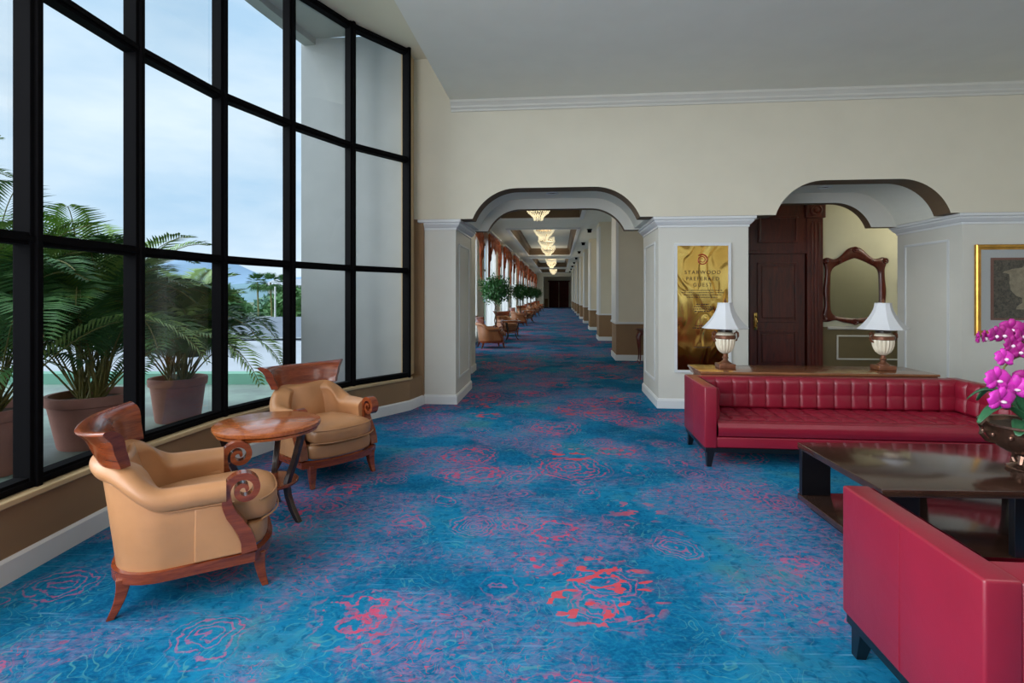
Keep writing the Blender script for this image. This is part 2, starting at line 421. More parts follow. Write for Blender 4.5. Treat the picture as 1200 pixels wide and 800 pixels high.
struct('wall_window_side', MB().prism([tuple(p) for p in inner] + [tuple(p) for p in outer[::-1]], 0, .395), M['brownwall'])
ins = offs(G, .125)[:-1] + [(-1.315, 6.855), (-1.30, 6.93)]; outs = offs(G, -.12)[:-1] + [(-1.50, 7.0), (-1.45, 7.03)]
struct('trim_1', MB().prism(ins + outs[::-1], .395, .428), M['tan'], bevel=.006)
MB_ = MB().extr([(0, 0), (-.018, 0), (-.018, .115), (-.008, .13), (0, .13)], inner)
struct('baseboard_window_side', MB_, M['white'])
# window wall: black frame and one pane per bay and row
ZR = [.455, 1.81, 3.25, 4.655]
win = tag(bpy.data.objects.new('window_1', None), kind='structure'); COL.objects.link(win)
for i, (x, y) in enumerate(G):
    a = Vector(G[max(i - 1, 0)]); b = Vector(G[min(i + 1, len(G) - 1)]); ang = atan2((b - a).y, (b - a).x)
    m = MB(Matrix.Translation((x, y, 0)) @ Matrix.Rotation(ang, 4, 'Z'))
    w = .042 if i < len(G) - 1 else .02
    m.box(-w, w, -.065, .035, .425, 4.70, 0); m.box(-.018, .018, -.085, .05, .425, 4.70)
    m.build('mullion', M['black'], win, bevel=.004)
for i in range(len(G) - 1):
    a = Vector(G[i]).to_3d(); b = Vector(G[i + 1]).to_3d(); d = b - a; ang = atan2(d.y, d.x); ln = d.length
    for k, z in enumerate(ZR):
        h = .034 if k else .03
        m = MB(Matrix.Translation((a.x, a.y, 0)) @ Matrix.Rotation(ang, 4, 'Z'))
        m.box(0, ln, -.055, .03, z - h, z + h); m.box(0, ln, -.072, .045, z - .012, z + .012)
        m.build('transom', M['black'], win)
    for k in range(3):
        m = MB(Matrix.Translation((a.x, a.y, 0)) @ Matrix.Rotation(ang, 4, 'Z'))
        m.f([m.v((.02, 0, ZR[k] + .01)), m.v((ln - .02, 0, ZR[k] + .01)), m.v((ln - .02, 0, ZR[k + 1] - .01)), m.v((.02, 0, ZR[k + 1] - .01))])
        m.build('glass_pane', M['glass'], win)
# jamb between the last mullion and the arch wall
struct('trim_2', B().box(-2.06, -1.97, 6.78, 7.08, .428, 4.70), M['tan'])
struct('wall_jamb', B().box(-2.06, -1.84, 7.08, 7.30, 0, 2.52), M['brownwall'])

# arch profiles ------------------------------------------------------
def archpts(s0, s1, zs, zt, run, n=14):
    """points from left foot to right foot; arc (tangent to the flat top) at both ends"""
    rise = zt - zs; th = 2 * math.atan(rise / run); r = run / sin(th)
    left = [(s0 + run - r * sin(th * (1 - k / n)), zt - r + r * cos(th * (1 - k / n))) for k in range(n + 1)]
    right = [(s1 - run + r * sin(th * k / n), zt - r + r * cos(th * k / n)) for k in range(n + 1)]
    return left + right
def archwall(name, t0, t1, sa, sb, ztop, arches, mats, zs=2.52):
    m = B(); low = [(sa, zs)]
    for a in arches: low += a
    low += [(sb, zs)]
    pts = low + [(sb, ztop), (sa, ztop)]
    a = [m.v((x, t0, z)) for x, z in pts]; b = [m.v((x, t1, z)) for x, z in pts]; n = len(pts)
    # faces as vertical strips for clean shading
    for (vv, flip) in ((a, 0), (b, 1)):
        tops = [m.v((x, t0 if not flip else t1, ztop)) for x, z in low]
        for i in range(len(low) - 1):
            if abs(low[i + 1][0] - low[i][0]) < 1e-6: continue
            m.f([vv[i], vv[i + 1], tops[i + 1], tops[i]], 0)
    for i in range(len(low) - 1): m.f([a[i], b[i], b[i + 1], a[i + 1]], 1)
    m.f([a[len(low)], a[len(low) + 1], b[len(low) + 1], b[len(low)]], 0)
    m.f([a[0], a[-1], b[-1], b[0]], 0); m.f([a[len(low) - 1], a[len(low)], b[len(low)], b[len(low) - 1]], 0)
    return struct(name, m, mats)
A1 = archpts(-1.16, 1.06, 2.52, 2.925, .60); A2 = archpts(2.77, 4.87, 2.52, 2.955, .60)
archwall('wall_back', 7.06, 7.36, -1.99, 8.5, 4.72, [A1, A2], [M['cream'], M['soffit']])
V1 = archpts(-1.26, 1.16, 2.52, 3.00, .66); V2 = archpts(2.67, 4.97, 2.52, 3.02, .66)
archwall('wall_vault', 7.362, 8.30, -1.85, 8.5, 4.0, [V1, V2], [M['offwhite'], M['ceiling']])
W1 = archpts(-1.12, 1.01, 2.50, 2.84, .52); W2 = archpts(2.85, 4.62, 2.50, 2.87, .52)
archwall('wall_inner_arch', 8.302, 8.46, -1.85, 8.5, 4.0, [W1, W2], [M['offwhite'], M['soffit']], 2.50)

def column(name, s0, s1, t0, t1):
    root = tag(bpy.data.objects.new(name, None), kind='structure'); COL.objects.link(root)
    B().box(s0, s1, t0, t1, 0, 2.50).build('shaft', M['offwhite'], root)
    path = [(s0, t0), (s0, t1), (s1, t1), (s1, t0)]        # clockwise, left is outside
    B().extr([(0, 2.385), (.012, 2.385), (.012, 2.41), (.03, 2.425), (.055, 2.455), (.06, 2.475), (.078, 2.485), (.078, 2.518), (0, 2.518)], path, True).build('cornice', M['white'], root)
    B().extr([(0, 0), (.02, 0), (.02, .10), (.01, .125), (0, .13)], path, True).build('baseboard', M['white'], root)
    prof = [(0, 0), (.012, .0), (.016, .008), (.012, .03), (0, .03)]
    def frame(plane, c, a0, a1, z0, z1):
        m = B(); w = .03; h = .014
        for (p0, p1, q0, q1) in ((a0, a1, z0, z0 + w), (a0, a1, z1 - w, z1), (a0, a0 + w, z0 + w, z1 - w), (a1 - w, a1, z0 + w, z1 - w)):
            if plane == 's': m.box(min(c, c + h * sg), max(c, c + h * sg), p0, p1, q0, q1)
            else: m.box(p0, p1, min(c, c + h * sg), max(c, c + h * sg), q0, q1)
        m.build('panel_moulding', M['white'], root, bevel=.004)
    sg = 1; frame('s', s1, t0 + .22, t1 - .18, .32, 2.22)
    sg = -1; frame('s', s0, t0 + .22, t1 - .18, .32, 2.22)
    return root
c1 = column('pillar_left', -1.84, -1.405, 7.14, 8.36)
c2 = column('pillar_middle', 1.31, 2.459, 7.14, 8.38)
c3 = column('pillar_right', 5.06, 8.4, 7.14, 8.42)
# crown moulding and ceilings
struct('trim_crown', B().extr([(0, 3.965), (.02, 3.965), (.025, 3.99), (.05, 4.01), (.055, 4.03), (.085, 4.06), (.10, 4.07), (.10, 4.10), (0, 4.10)], [(8.5, 7.06), (-1.45, 7.06)]), M['offwhite'])
struct('ceiling', B().box(-1.45, 8.5, -7.2, 7.06, 4.10, 4.70), M['ceiling'])
hs = [(p[0], p[1]) for p in offs(G, -.12)[:-1]] + [(-1.52, 7.0)]
e0 = L(-1.95, 7.06); e1 = L(-1.3, 7.06); e2 = L(-1.3, -7.2)
struct('ceiling_window_bay', MB().prism([(-2.86, -7.0)] + hs + [(e0.x, e0.y), (e1.x, e1.y), (e2.x, e2.y)], 4.70, 4.86), M['cream'])
struct('wall_right', B().box(8.4, 8.6, -7.2, 7.14, 0, 4.7), M['cream'])
m = B(); m.box(-2.4, 3.4, -7.2, -7.0, 0, 4.7); m.box(7.6, 8.6, -7.2, -7.0, 0, 4.7); m.box(3.4, 7.6, -7.2, -7.0, 0, 1.3); m.box(3.4, 7.6, -7.2, -7.0, 3.7, 4.7)
struct('wall_rear', m, M['cream'])
rw = tag(bpy.data.objects.new('window_12', None), kind='structure'); COL.objects.link(rw)  # added unseen window, gives the brass plaque something bright to reflect
for s_ in (3.4, 4.8, 6.2, 7.54): B().box(s_, s_ + .06, -7.13, -7.05, 1.3, 3.7).build('mullion', M['black'], rw)
for z_ in (1.3, 2.9, 3.64): B().box(3.4, 7.6, -7.12, -7.06, z_, z_ + .06).build('transom', M['black'], rw)
B().box(3.45, 7.55, -7.095, -7.09, 1.35, 3.65).build('glass_pane', M['glass'], rw)

# ------------------------------------------------------------------ the corridor
CZ = 3.86
LS, RS, TE = -2.62, 1.30, 58.0
struct('wall_corridor_stub', B().box(-3.0, -1.66, 9.95, 10.45, 0, CZ), M['offwhite'])
struct('baseboard_stub', B().extr([(0, 0), (.02, 0), (.02, .12), (0, .13)], [(-3.0, 9.95), (-1.66, 9.95), (-1.66, 10.45)][::-1]), M['white'])
WT = [13.35 + 5.03 * k for k in range(9)]
m = B(); prev = 8.0
WZ0, WZ1 = .25, 3.45
for t in WT:
    m.box(LS - .35, LS, prev, t, 0, CZ); m.box(LS - .35, LS, t, t + 2.9, 0, WZ0); m.box(LS - .35, LS, t, t + 2.9, WZ1, CZ); prev = t + 2.9
m.box(LS - .35, LS, prev, 64, 0, CZ)
struct('wall_corridor_left', m, M['cream'])
struct('baseboard_corridor_left', B().box(LS, LS + .02, 10.45, 58, 0, .13), M['white'])
m = B(); m.box(2.9, 3.05, 9.75, 12.2, 0, CZ); m.box(2.35, 2.5, 13.2, 64, 0, CZ)
struct('wall_corridor_right', m, M['cream'])
m = B(); m2 = B(); m3 = B()
PT = [12.20 + 5.2 * k for k in range(9)]
for k, t in enumerate(PT):
    s1 = 3.05 if k == 0 else 2.5
    root = tag(bpy.data.objects.new('pillar_corridor', None), kind='structure'); COL.objects.link(root)
    B().box(RS, s1, t, t + 1.0, .86, CZ).build('upper_shaft', M['cream'], root)
    B().box(RS, s1, t, t + 1.0, 0, .83).build('dado', M['brownwall'], root)
    B().box(RS - .03, s1, t - .03, t + 1.03, .83, .88).build('chair_rail', M['white'], root, bevel=.008)
    B().box(RS - .02, s1, t - .02, t + 1.02, 0, .13).build('baseboard', M['white'], root)
    B().box(RS - .012, RS + .05, t - .012, t + 1.0, .88, CZ - .15).build('edge_trim', M['white'], root)
# corridor ceiling with coffers
C0, C1 = -1.78, .64
cof = [(8.9, 16.3), (18.9, 31.5), (34.3, 45.6), (48.2, 56.5)]
m = B(); m.box(-3.0, C0, 8.46, TE, CZ, CZ + .5); m.box(C1, 3.2, 8.46, TE + 6, CZ, CZ + .5)
pt = 8.46
for a, b in cof: m.box(C0, C1, pt, a, CZ, CZ + .5); pt = b
m.box(C0, C1, pt, TE + 6, CZ, CZ + .5); m.box(-3.0, C0, TE, TE + 6, CZ, CZ + .5)
struct('ceiling_corridor', m, M['ceiling'])
m = B()
for a, b in cof: m.box(C0, C1, a, b, CZ + .38, CZ + .5)
struct('ceiling_coffer_field', m, M['ceiling'])
for k, (a, b) in enumerate(cof):
    m = B(); path = [(C0, a), (C1, a), (C1, b), (C0, b)]
    m.extr([(0, CZ - .05), (-.10, CZ - .05), (-.12, CZ - .02), (-.12, CZ), (0, CZ)], path, True)
    struct('trim_coffer', m, M['white'])
    m = B(); m.extr([(0, CZ), (.02, CZ), (.02, CZ + .26), (.10, CZ + .34), (.16, CZ + .37), (0, CZ + .378)], path, True)
    struct('trim_coffer_inner', m, M['soffit'])
# end of the corridor
m = B(); m.box(LS, -1.68, TE, TE + .3, 0, CZ); m.box(-1.68, 1.5, TE, TE + .3, 3.45, CZ); m.box(1.35, 2.5, TE, TE + .3, 0, CZ); m.box(-1.8, -1.68, TE + .3, 63, 0, CZ)
struct('wall_corridor_end', m, M['cream'])
struct('wall_lobby_end', B().box(-1.9, 2.5, 63.0, 63.2, 0, CZ), M['cream'])
struct('wall_dado_end', B().box(-1.68, -1.3, 62.96, 62.999, 0, 1.0), M['brownwall'])
dr = tag(bpy.data.objects.new('door_1', None), kind='structure'); COL.objects.link(dr)
for s0 in (-1.17, .02):
    B().box(s0, s0 + 1.13, 62.9, 62.97, 0, 3.0).build('door_leaf', M['enddoor'], dr)
    for z0, z1 in ((.3, 1.25), (1.45, 2.75)): B().box(s0 + .2, s0 + .93, 62.88, 62.9, z0, z1).build('door_panel', M['enddoor'], dr, bevel=.01)
B().box(-1.3, 1.28, 62.92, 62.98, 3.0, 3.16).build('door_head', M['enddoor'], dr)

# corridor windows with sheers and swagged rust drapery
def swag_set(k, t):
    w = tag(bpy.data.objects.new('window_%d' % (k + 2), None), kind='structure'); COL.objects.link(w)
    m = B()
    for y0, y1, z0, z1 in ((t, t + .06, WZ0, WZ1), (t + 2.84, t + 2.9, WZ0, WZ1), (t, t + 2.9, WZ0, WZ0 + .06), (t, t + 2.9, WZ1 - .06, WZ1), (t + 1.42, t + 1.48, WZ0, WZ1), (t, t + 2.9, 2.4, 2.46)):
        m.box(LS - .25, LS - .19, y0, y1, z0, z1)
    m.build('window_frame', M['black'], w)
    B().box(LS - .225, LS - .215, t + .05, t + 2.85, WZ0 + .05, WZ1 - .05).build('glass_pane', M['glass'], w)
    if k == 0:
        cur = thing('sheer_curtain', '', 'curtain', (0, 0, 0)); cur.location = L(LS + .07, t - .1, 0); cur.rotation_euler = (0, 0, ANG)
        MB().grid(lambda u, v: (.025 * sin(u * 3.1 * 2 * pi * 7), u * 3.1, .06 + v * 3.4), 150, 3).build('voile', M['sheer'], cur, smooth=True)
        dra = thing('swag_drapery', '', 'curtain', (0, 0, 0)); dra.location = L(LS + .14, t - .15, 0); dra.rotation_euler = (0, 0, ANG)
        def val(u, v):
            y = u * 3.2; ph = (u * 3) % 1.0; dz = .34 + .34 * (1 - abs(2 * ph - 1)) ** .7
            e = min(u, 1 - u)
            if e < .07: dz = 1.15 - e * 4
            return (.05 + .10 * sin(v * pi * .9) + .02 * sin(v * 24 + ph * 8), y, 3.66 - v * dz)
        MB().grid(val, 60, 14).build('valance', M['valance'], dra, smooth=True, solid=.01)
        for y0, sgn in ((.0, 1), (3.2, -1)):
            MB().grid(lambda u, v: (.06 + .03 * sin(u * 6 * pi), y0 + sgn * u * (.10 + .22 * v), (1.95 + u * .45) * (1 - v) + 3.6 * v), 24, 20).build('side_drape', M['valance'], dra, smooth=True, solid=.012)
        MB().box(.0, .16, -.02, 3.22, 3.64, 3.70).build('pelmet', M['white'], dra)
        swag_set.c, swag_set.d = cur, dra
        lc, ld = swag_set.c, swag_set.d
    else:
        lc = dup(swag_set.c, L(LS + .07, t - .1, 0), ANG); ld = dup(swag_set.d, L(LS + .14, t - .15, 0), ANG)
    nth = ['nearest', 'second', 'third', 'fourth', 'fifth', 'sixth', 'seventh', 'eighth', 'farthest'][k]
    tag(lc, 'sheer white curtain over the %s corridor window from the arch' % nth, group='sheer corridor curtains')
    tag(ld, 'rust swagged valance with side drapes at the %s corridor window' % nth, group='rust corridor drapery')
for k, t in enumerate(WT): swag_set(k, t)

# downlights on the corridor ceiling before each pier
for k, t in enumerate([10.0] + [19.3 + 4.9 * j for j in range(8)]):
    if k == 0:
        d0 = thing('ceiling_spotlight', '', 'light', L(1.1, t, CZ))
        MB().lathe([(.10, 0), (.10, -.02), (.075, -.03), (.07, -.12), (.05, -.12), (.045, -.05)], 20, cap=False).build('housing', M['black'], d0, smooth=True)
        MB().lathe([(.043, -.05), (.03, -.055)], 12).build('lens', M['black'], d0)
        o = d0
    else: o = dup(d0, L(1.1, t, CZ), 0)
    tag(o, 'small black spotlight on the corridor ceiling, number order from the arch: %s' % ['first', 'second', 'third', 'fourth', 'fifth', 'sixth', 'seventh', 'eighth', 'ninth'][k], group='black corridor spotlights')
    o['label'] = '%s black spotlight from the arch along the right corridor ceiling' % ['first', 'second', 'third', 'fourth', 'fifth', 'sixth', 'seventh', 'eighth', 'ninth'][k]

# ------------------------------------------------------------------ side room beyond the right arch
DW = 9.75
struct('wall_side_room_upper', B().box(2.9, 8.4, DW, DW + .15, .93, CZ), M['sage'])
struct('wall_side_room_dado', B().box(2.9, 8.4, DW, DW + .15, 0, .93), M['olive'])
struct('trim_chair_rail', B().extr([(0, .885), (.015, .89), (.03, .905), (.03, .925), (.015, .94), (0, .945)], [(8.4, DW), (4.7, DW)]), M['offwhite'])
struct('baseboard_side_room', B().box(4.7, 8.4, DW - .02, DW, 0, .13), M['offwhite'])
m = B(); x0, x1, z0, z1 = 4.85, 6.3, .36, .79
for a in ((x0, x1, z0, z0 + .025), (x0, x1, z1 - .025, z1), (x0, x0 + .025, z0, z1), (x1 - .025, x1, z0, z1)): m.box(a[0], a[1], DW - .015, DW, a[2], a[3])
struct('trim_dado_panel', m, M['offwhite'])
struct('ceiling_side_room', B().box(2.9, 8.4, 8.46, DW, 3.5, 3.6), M['ceiling'])
struct('wall_side_room_right', B().box(8.2, 8.4, 8.42, DW, 0, 3.5), M['sage'])
# door with panelled leaf, transom panel and pilasters
DT = 9.60
dr = tag(bpy.data.objects.new('door_2', None), kind='structure'); COL.objects.link(dr)
m = B(); m.box(3.33, 4.25, DT, DT + .05, .01, 2.21); m.build('door_leaf', M['mahogany'], dr)
leafp = [(3.46, 4.12, .25, .88), (3.46, 4.12, 1.02, 2.06)]
for a in leafp:
    m = B(); x0, x1, z0, z1 = a; w = .035
    for b in ((x0, x1, z0, z0 + w), (x0, x1, z1 - w, z1), (x0, x0 + w, z0 + w, z1 - w), (x1 - w, x1, z0 + w, z1 - w)): m.box(b[0], b[1], DT - .022, DT, b[2], b[3])
    m.build('panel_bead', M['mahogany'], dr, bevel=.006)
    B().box(x0 + .07, x1 - .07, DT - .016, DT, z0 + .07, z1 - .07).build('door_panel', M['mahogany'], dr, bevel=.012)
for s0 in (3.02, 4.27):
    B().box(s0, s0 + .26, DT - .05, DW, 0, 2.82).build('pilaster', M['mahogany'], dr)
    m = B()
    for q in (.06, .12, .18): m.box(s0 + q, s0 + q + .03, DT - .062, DT - .05, .28, 2.74)
    m.build('fluting', M['mahogany'], dr, bevel=.004)
    B().box(s0 - .02, s0 + .28, DT - .075, DW, 0, .22).build('plinth_block', M['mahogany'], dr, bevel=.008)
    B().box(s0 - .03, s0 + .29, DT - .09, DW, 2.82, 3.08).build('corner_block', M['mahogany'], dr, bevel=.01)
    mm = MB(ROT @ Matrix.Translation((s0 + .13, DT - .09, 2.95)) @ Matrix.Rotation(pi / 2, 4, 'X'))
    mm.lathe([(.105, 0), (.105, .02), (.08, .025), (.07, .012), (.045, .012), (.035, .03), (0.001, .034)], 20, cap=False)
    mm.build('rosette', M['mahogany'], dr, smooth=True)
B().box(3.28, 4.27, DT - .03, DW, 2.21, 3.05).build('transom_panel', M['mahogany'], dr)
B().box(3.0, 4.56, DT - .07, DW, 3.05, 3.13).build('door_cornice', M['mahogany'], dr, bevel=.01)
m = B(); x0, x1, z0, z1 = 3.46, 4.12, 2.40, 2.86; w = .04
for b in ((x0, x1, z0, z0 + w), (x0, x1, z1 - w, z1), (x0, x0 + w, z0 + w, z1 - w), (x1 - w, x1, z0 + w, z1 - w)): m.box(b[0], b[1], DT - .055, DT - .03, b[2], b[3])
m.build('transom_bead', M['mahogany'], dr, bevel=.008)
B().box(3.25, 4.30, DT - .045, DT, 2.21, 2.27).build('door_head', M['mahogany'], dr, bevel=.006)
hm = MB(ROT @ Matrix.Translation((3.42, DT - .01, 1.02)))
hm.box(-.028, .028, -.012, .008, -.14, .16, .006)
hm.tube([(0, -.015, -.10), (0, -.06, -.06), (0, -.068, .0), (0, -.06, .07), (0, -.015, .11)], [.008, .010, .014, .010, .008], 8)
hm.lathe([(.03, -.012), (.034, 0), (.03, .012)], 12, (0, -.03, -.09))
hm.build('door_handle', M['brasshandle'], dr, smooth=True)

# ornate mirror
mc = L(5.135, DW - .01, 1.65)
mir = thing('wall_mirror', 'mirror in dark carved scrolled wood frame on the side room wall', 'mirror', mc, ANG)
K = .00441
ho = [(4, 156), (24, 152), (42, 132), (60, 112), (80, 104), (96, 112), (108, 116), (118, 106), (122, 92), (112, 80), (112, 55), (113, 25), (119, -10), (117, -40), (114, -75), (118, -100), (128, -122), (126, -138), (110, -146), (92, -140), (76, -134), (60, -140), (42, -146), (22, -148), (4, -153)]
hi_ = [(2, 112), (14, 108), (30, 102), (48, 94), (66, 84), (78, 78), (86, 70), (91, 60), (94, 50), (95, 35), (96, 15), (97, -10), (97, -40), (96, -70), (95, -90), (93, -103), (88, -112), (80, -119), (70, -123), (60, -125), (48, -127), (36, -129), (24, -130), (12, -131), (2, -131)]
def full(h): return [(x * K, z * K) for x, z in h] + [(-x * K, z * K) for x, z in h[::-1]]
fo, fi = full(ho), full([(x * .95, z * .97) for x, z in hi_])
m = MB(); n = len(fo)
rows = []
for (ox, oz), (ix, iz) in zip(fo, fi):
    row = []
    for u, dpt in ((0, 0), (0, -.03), (.2, -.055), (.5, -.06), (.75, -.045), (1, -.035), (1, 0)):
        row.append(m.v((ox + (ix - ox) * u, dpt, oz + (iz - oz) * u)))
    rows.append(row)
for i in range(n):
    for j in range(7): m.f([rows[i][j], rows[(i + 1) % n][j], rows[(i + 1) % n][(j + 1) % 7], rows[i][(j + 1) % 7]])
m.build('frame', M['mahogany'], mir, smooth=True, sub=1)
m = MB(); m.f([m.v((x * 1.05, -.014, z * 1.05)) for x, z in fi]); m.build('mirror_glass', M['mirror'], mir)
for (x, z, r) in ((-112, 98, 12), (112, 98, 12), (-118, -128, 13), (118, -128, 13), (0, 142, 13), (-60, 96, 9), (60, 96, 9), (0, -142, 12)):
    m = MB(Matrix.Translation((x * K, -.05, z * K)) @ Matrix.Rotation(pi / 2, 4, 'X'))
    m.lathe([(r * K, -.01), (r * K * 1.05, .0), (r * K * .75, .018), (r * K * .45, .008), (r * K * .3, .022), (.0005, .026)], 16, cap=False)
    m.build('carved_boss', M['mahogany'], mir, smooth=True)
sw = thing('wall_thermostat', 'small black control box on wall right of the carved mirror', 'thermostat', L(5.92, DW - .001, 1.66), ANG)
MB().box(-.06, .06, -.03, 0, -.11, .11, .01).build('casing', M['black'], sw)
MB().box(-.035, .035, -.034, -.03, .02, .08).build('display', M['darkleg'], sw)

# ------------------------------------------------------------------ brass plaque on the middle pillar
pl = thing('brass_plaque', 'tall polished brass plaque with red swirl emblem in white frame', 'plaque', L(1.875, 7.14, 1.31), ANG)
W2_, H2_ = .335, .835
px0, px1, pz0, pz1 = -.325, .325, -.80, .83
MB().box(px0, px1, -.012, -.003, pz0, pz1).build('brass_sheet', M['brassplate'], pl)
m = MB()
for a in ((px0 - .035, px1 + .035, pz1, pz1 + .035), (px0 - .035, px1 + .035, pz0 - .035, pz0), (px0 - .035, px0, pz0, pz1), (px1, px1 + .035, pz0, pz1)): m.box(a[0], a[1], -.03, 0, a[2], a[3])
m.build('frame', M['white'], pl, bevel=.004)
def textobj(name, body, size, loc, mat, parent, extrude=.002, spacing=1.0):
    cu = bpy.data.curves.new(name, 'FONT'); cu.body = body; cu.size = size; cu.align_x = 'CENTER'; cu.align_y = 'CENTER'; cu.extrude = extrude; cu.space_character = spacing
    cu.materials.append(mat); tmp = bpy.data.objects.new(name, cu); COL.objects.link(tmp)
    bpy.context.view_layer.update()
    me = bpy.data.meshes.new_from_object(tmp.evaluated_get(bpy.context.evaluated_depsgraph_get()))
    bpy.data.objects.remove(tmp)
    o = bpy.data.objects.new(name, me); COL.objects.link(o); o.parent = parent; o.location = loc; o.rotation_euler = (pi / 2, 0, 0); return o
for body, z in (('STARWOOD', .48), ('PREFERRED', .395), ('GUEST', .315)):
    textobj('lettering', body, .066, (.0, -.0145, z), M['ink'], pl, spacing=1.35)
def textline(z, w, h, n):
    global m; x = -w / 2
    while x < w / 2:
        l = random.uniform(.012, .03); m.box(x, min(w / 2, x + l), -.0145, -.012, z - h / 2, z + h / 2); x += l + .008
for z, w, h in ((.245, .50, .010), (.215, .54, .010), (.185, .48, .010), (.155, .40, .010), (.06, .16, .014), (.03, .22, .014), (.0, .24, .014), (-.03, .2, .014), (-.22, .2, .014), (-.25, .26, .014), (-.50, .22, .014)):
    m = MB(); textline(z, w, h, 0); m.build('text_line', M['ink'], pl)
m = MB(); pts = []
for k in range(60):
    a = k / 59 * 2 * pi * 2.2; r = .015 + .058 * (k / 59); pts.append((r * cos(a + 1.0) - .005, -.016, .645 + r * sin(a + 1.0)))
m.tube(pts, [.003 + .006 * (k / 59) for k in range(60)], 6); m.build('swirl_emblem', M['redink'], pl, smooth=True)

# framed print on the right pillar
fr = thing('framed_print', 'gilt framed sepia print of a classical urn on right pillar', 'picture', L(5.79, 7.14, 1.555), ANG)
hw, hh = .59, .57
m = MB(); m.extr([(0, 0), (0, .035), (.012, .045), (.03, .04), (.045, .028), (.06, .028), (.065, .012), (.065, 0)], [(-hw, -hh), (hw, -hh), (hw, hh), (-hw, hh)], True)
for v_ in m.bm.verts: v_.co = Vector((v_.co.x, -v_.co.z, v_.co.y))
m.build('gilt_frame', M['gold'], fr, smooth=True)
m = MB(); q = .058; m.box(-hw + q, hw - q, -.014, -.004, -hh + q, hh - q); m.build('mat_board', M['mat'], fr)
MB().box(-.41, .41, -.018, -.014, -.375, .405).build('rust_border', M['rustmat'], fr)
MB().box(-.375, .375, -.021, -.018, -.35, .375).build('print', M['print'], fr)
m = MB(Matrix.Translation((0, -.0215, 0)))
urn = [(.0, .33), (.03, .30), (.05, .28), (.16, .265), (.26, .235), (.27, .22), (.20, .20), (.19, .12), (.20, .10), (.18, .0), (.12, -.07), (.05, -.10), (.045, -.16), (.11, -.20), (.12, -.24), (0, -.24)]
fu = urn + [(-x, z) for x, z in urn[::-1][1:-1]]
bb = [m.v((x, 0, z)) for x, z in fu]; m.f(bb)
m.box(-.27, .27, -.002, -.0005, .215, .219); m.box(-.19, .19, -.002, -.0005, .11, .116); m.box(-.19, .19, -.002, -.0005, .19, .194)
o = m.build('urn_engraving', M['printlight'], fr)
MB().box(-hw + q, hw - q, -.026, -.0245, -hh + q, hh - q).build('glazing', M['picglass'], fr)

# downlights under the vaults
for k, s in enumerate((-.1, 3.75)):
    o = thing('recessed_downlight', ['recessed round downlight in the vault over the corridor arch', 'recessed round downlight in the vault over the side room arch'][k], 'light', L(s, 7.85, 3.0 + .02 * k))
    MB().lathe([(.095, 0), (.095, -.008), (.07, -.012), (.055, .02)], 24, cap=False).build('trim_ring', M['white'], o, smooth=True)
    MB().lathe([(.055, .0), (.03, .0)], 16).build('lamp_face', M['bronze'], o)

# ------------------------------------------------------------------ tan wood-trimmed armchairs
def superU(u, xf, xb, hw_, r):
    """plan path of the tub: from right front round the back to left front; returns (x,y, nx,ny)"""
    Lh = (xf - xb - r); arc = pi * r / 2; back = 2 * (hw_ - r); tot = 2 * Lh + 2 * arc + back; d = u * tot
    if d < Lh: return (xf - d, -hw_, 0, -1)
    d -= Lh
    if d < arc: a = d / r; return (xb + r - r * sin(a), -hw_ + r - r * cos(a), -sin(a), -cos(a))
    d -= arc
    if d < back: return (xb, -hw_ + r + d, -1, 0)
    d -= back
    if d < arc: a = d / r; return (xb + r - r * cos(a), hw_ - r + r * sin(a), -cos(a), sin(a))
    d -= arc
    return (xb + r + d, hw_, 0, 1)
def catmull(P, v):
    n = len(P) - 1; k = v * n; i = min(int(k), n - 1); f = k - i
    p0, p1, p2, p3 = P[max(i - 1, 0)], P[i], P[i + 1], P[min(i + 2, n)]
    return tuple(.5 * (2 * b + (c - a) * f + (2 * a - 5 * b + 4 * c - d) * f * f + (3 * b - a - 3 * c + d) * f ** 3) for a, b, c, d in zip(p0, p1, p2, p3))
def smooth(a, b, x):
    x = max(0, min(1, (x - a) / (b - a))); return x * x * (3 - 2 * x)
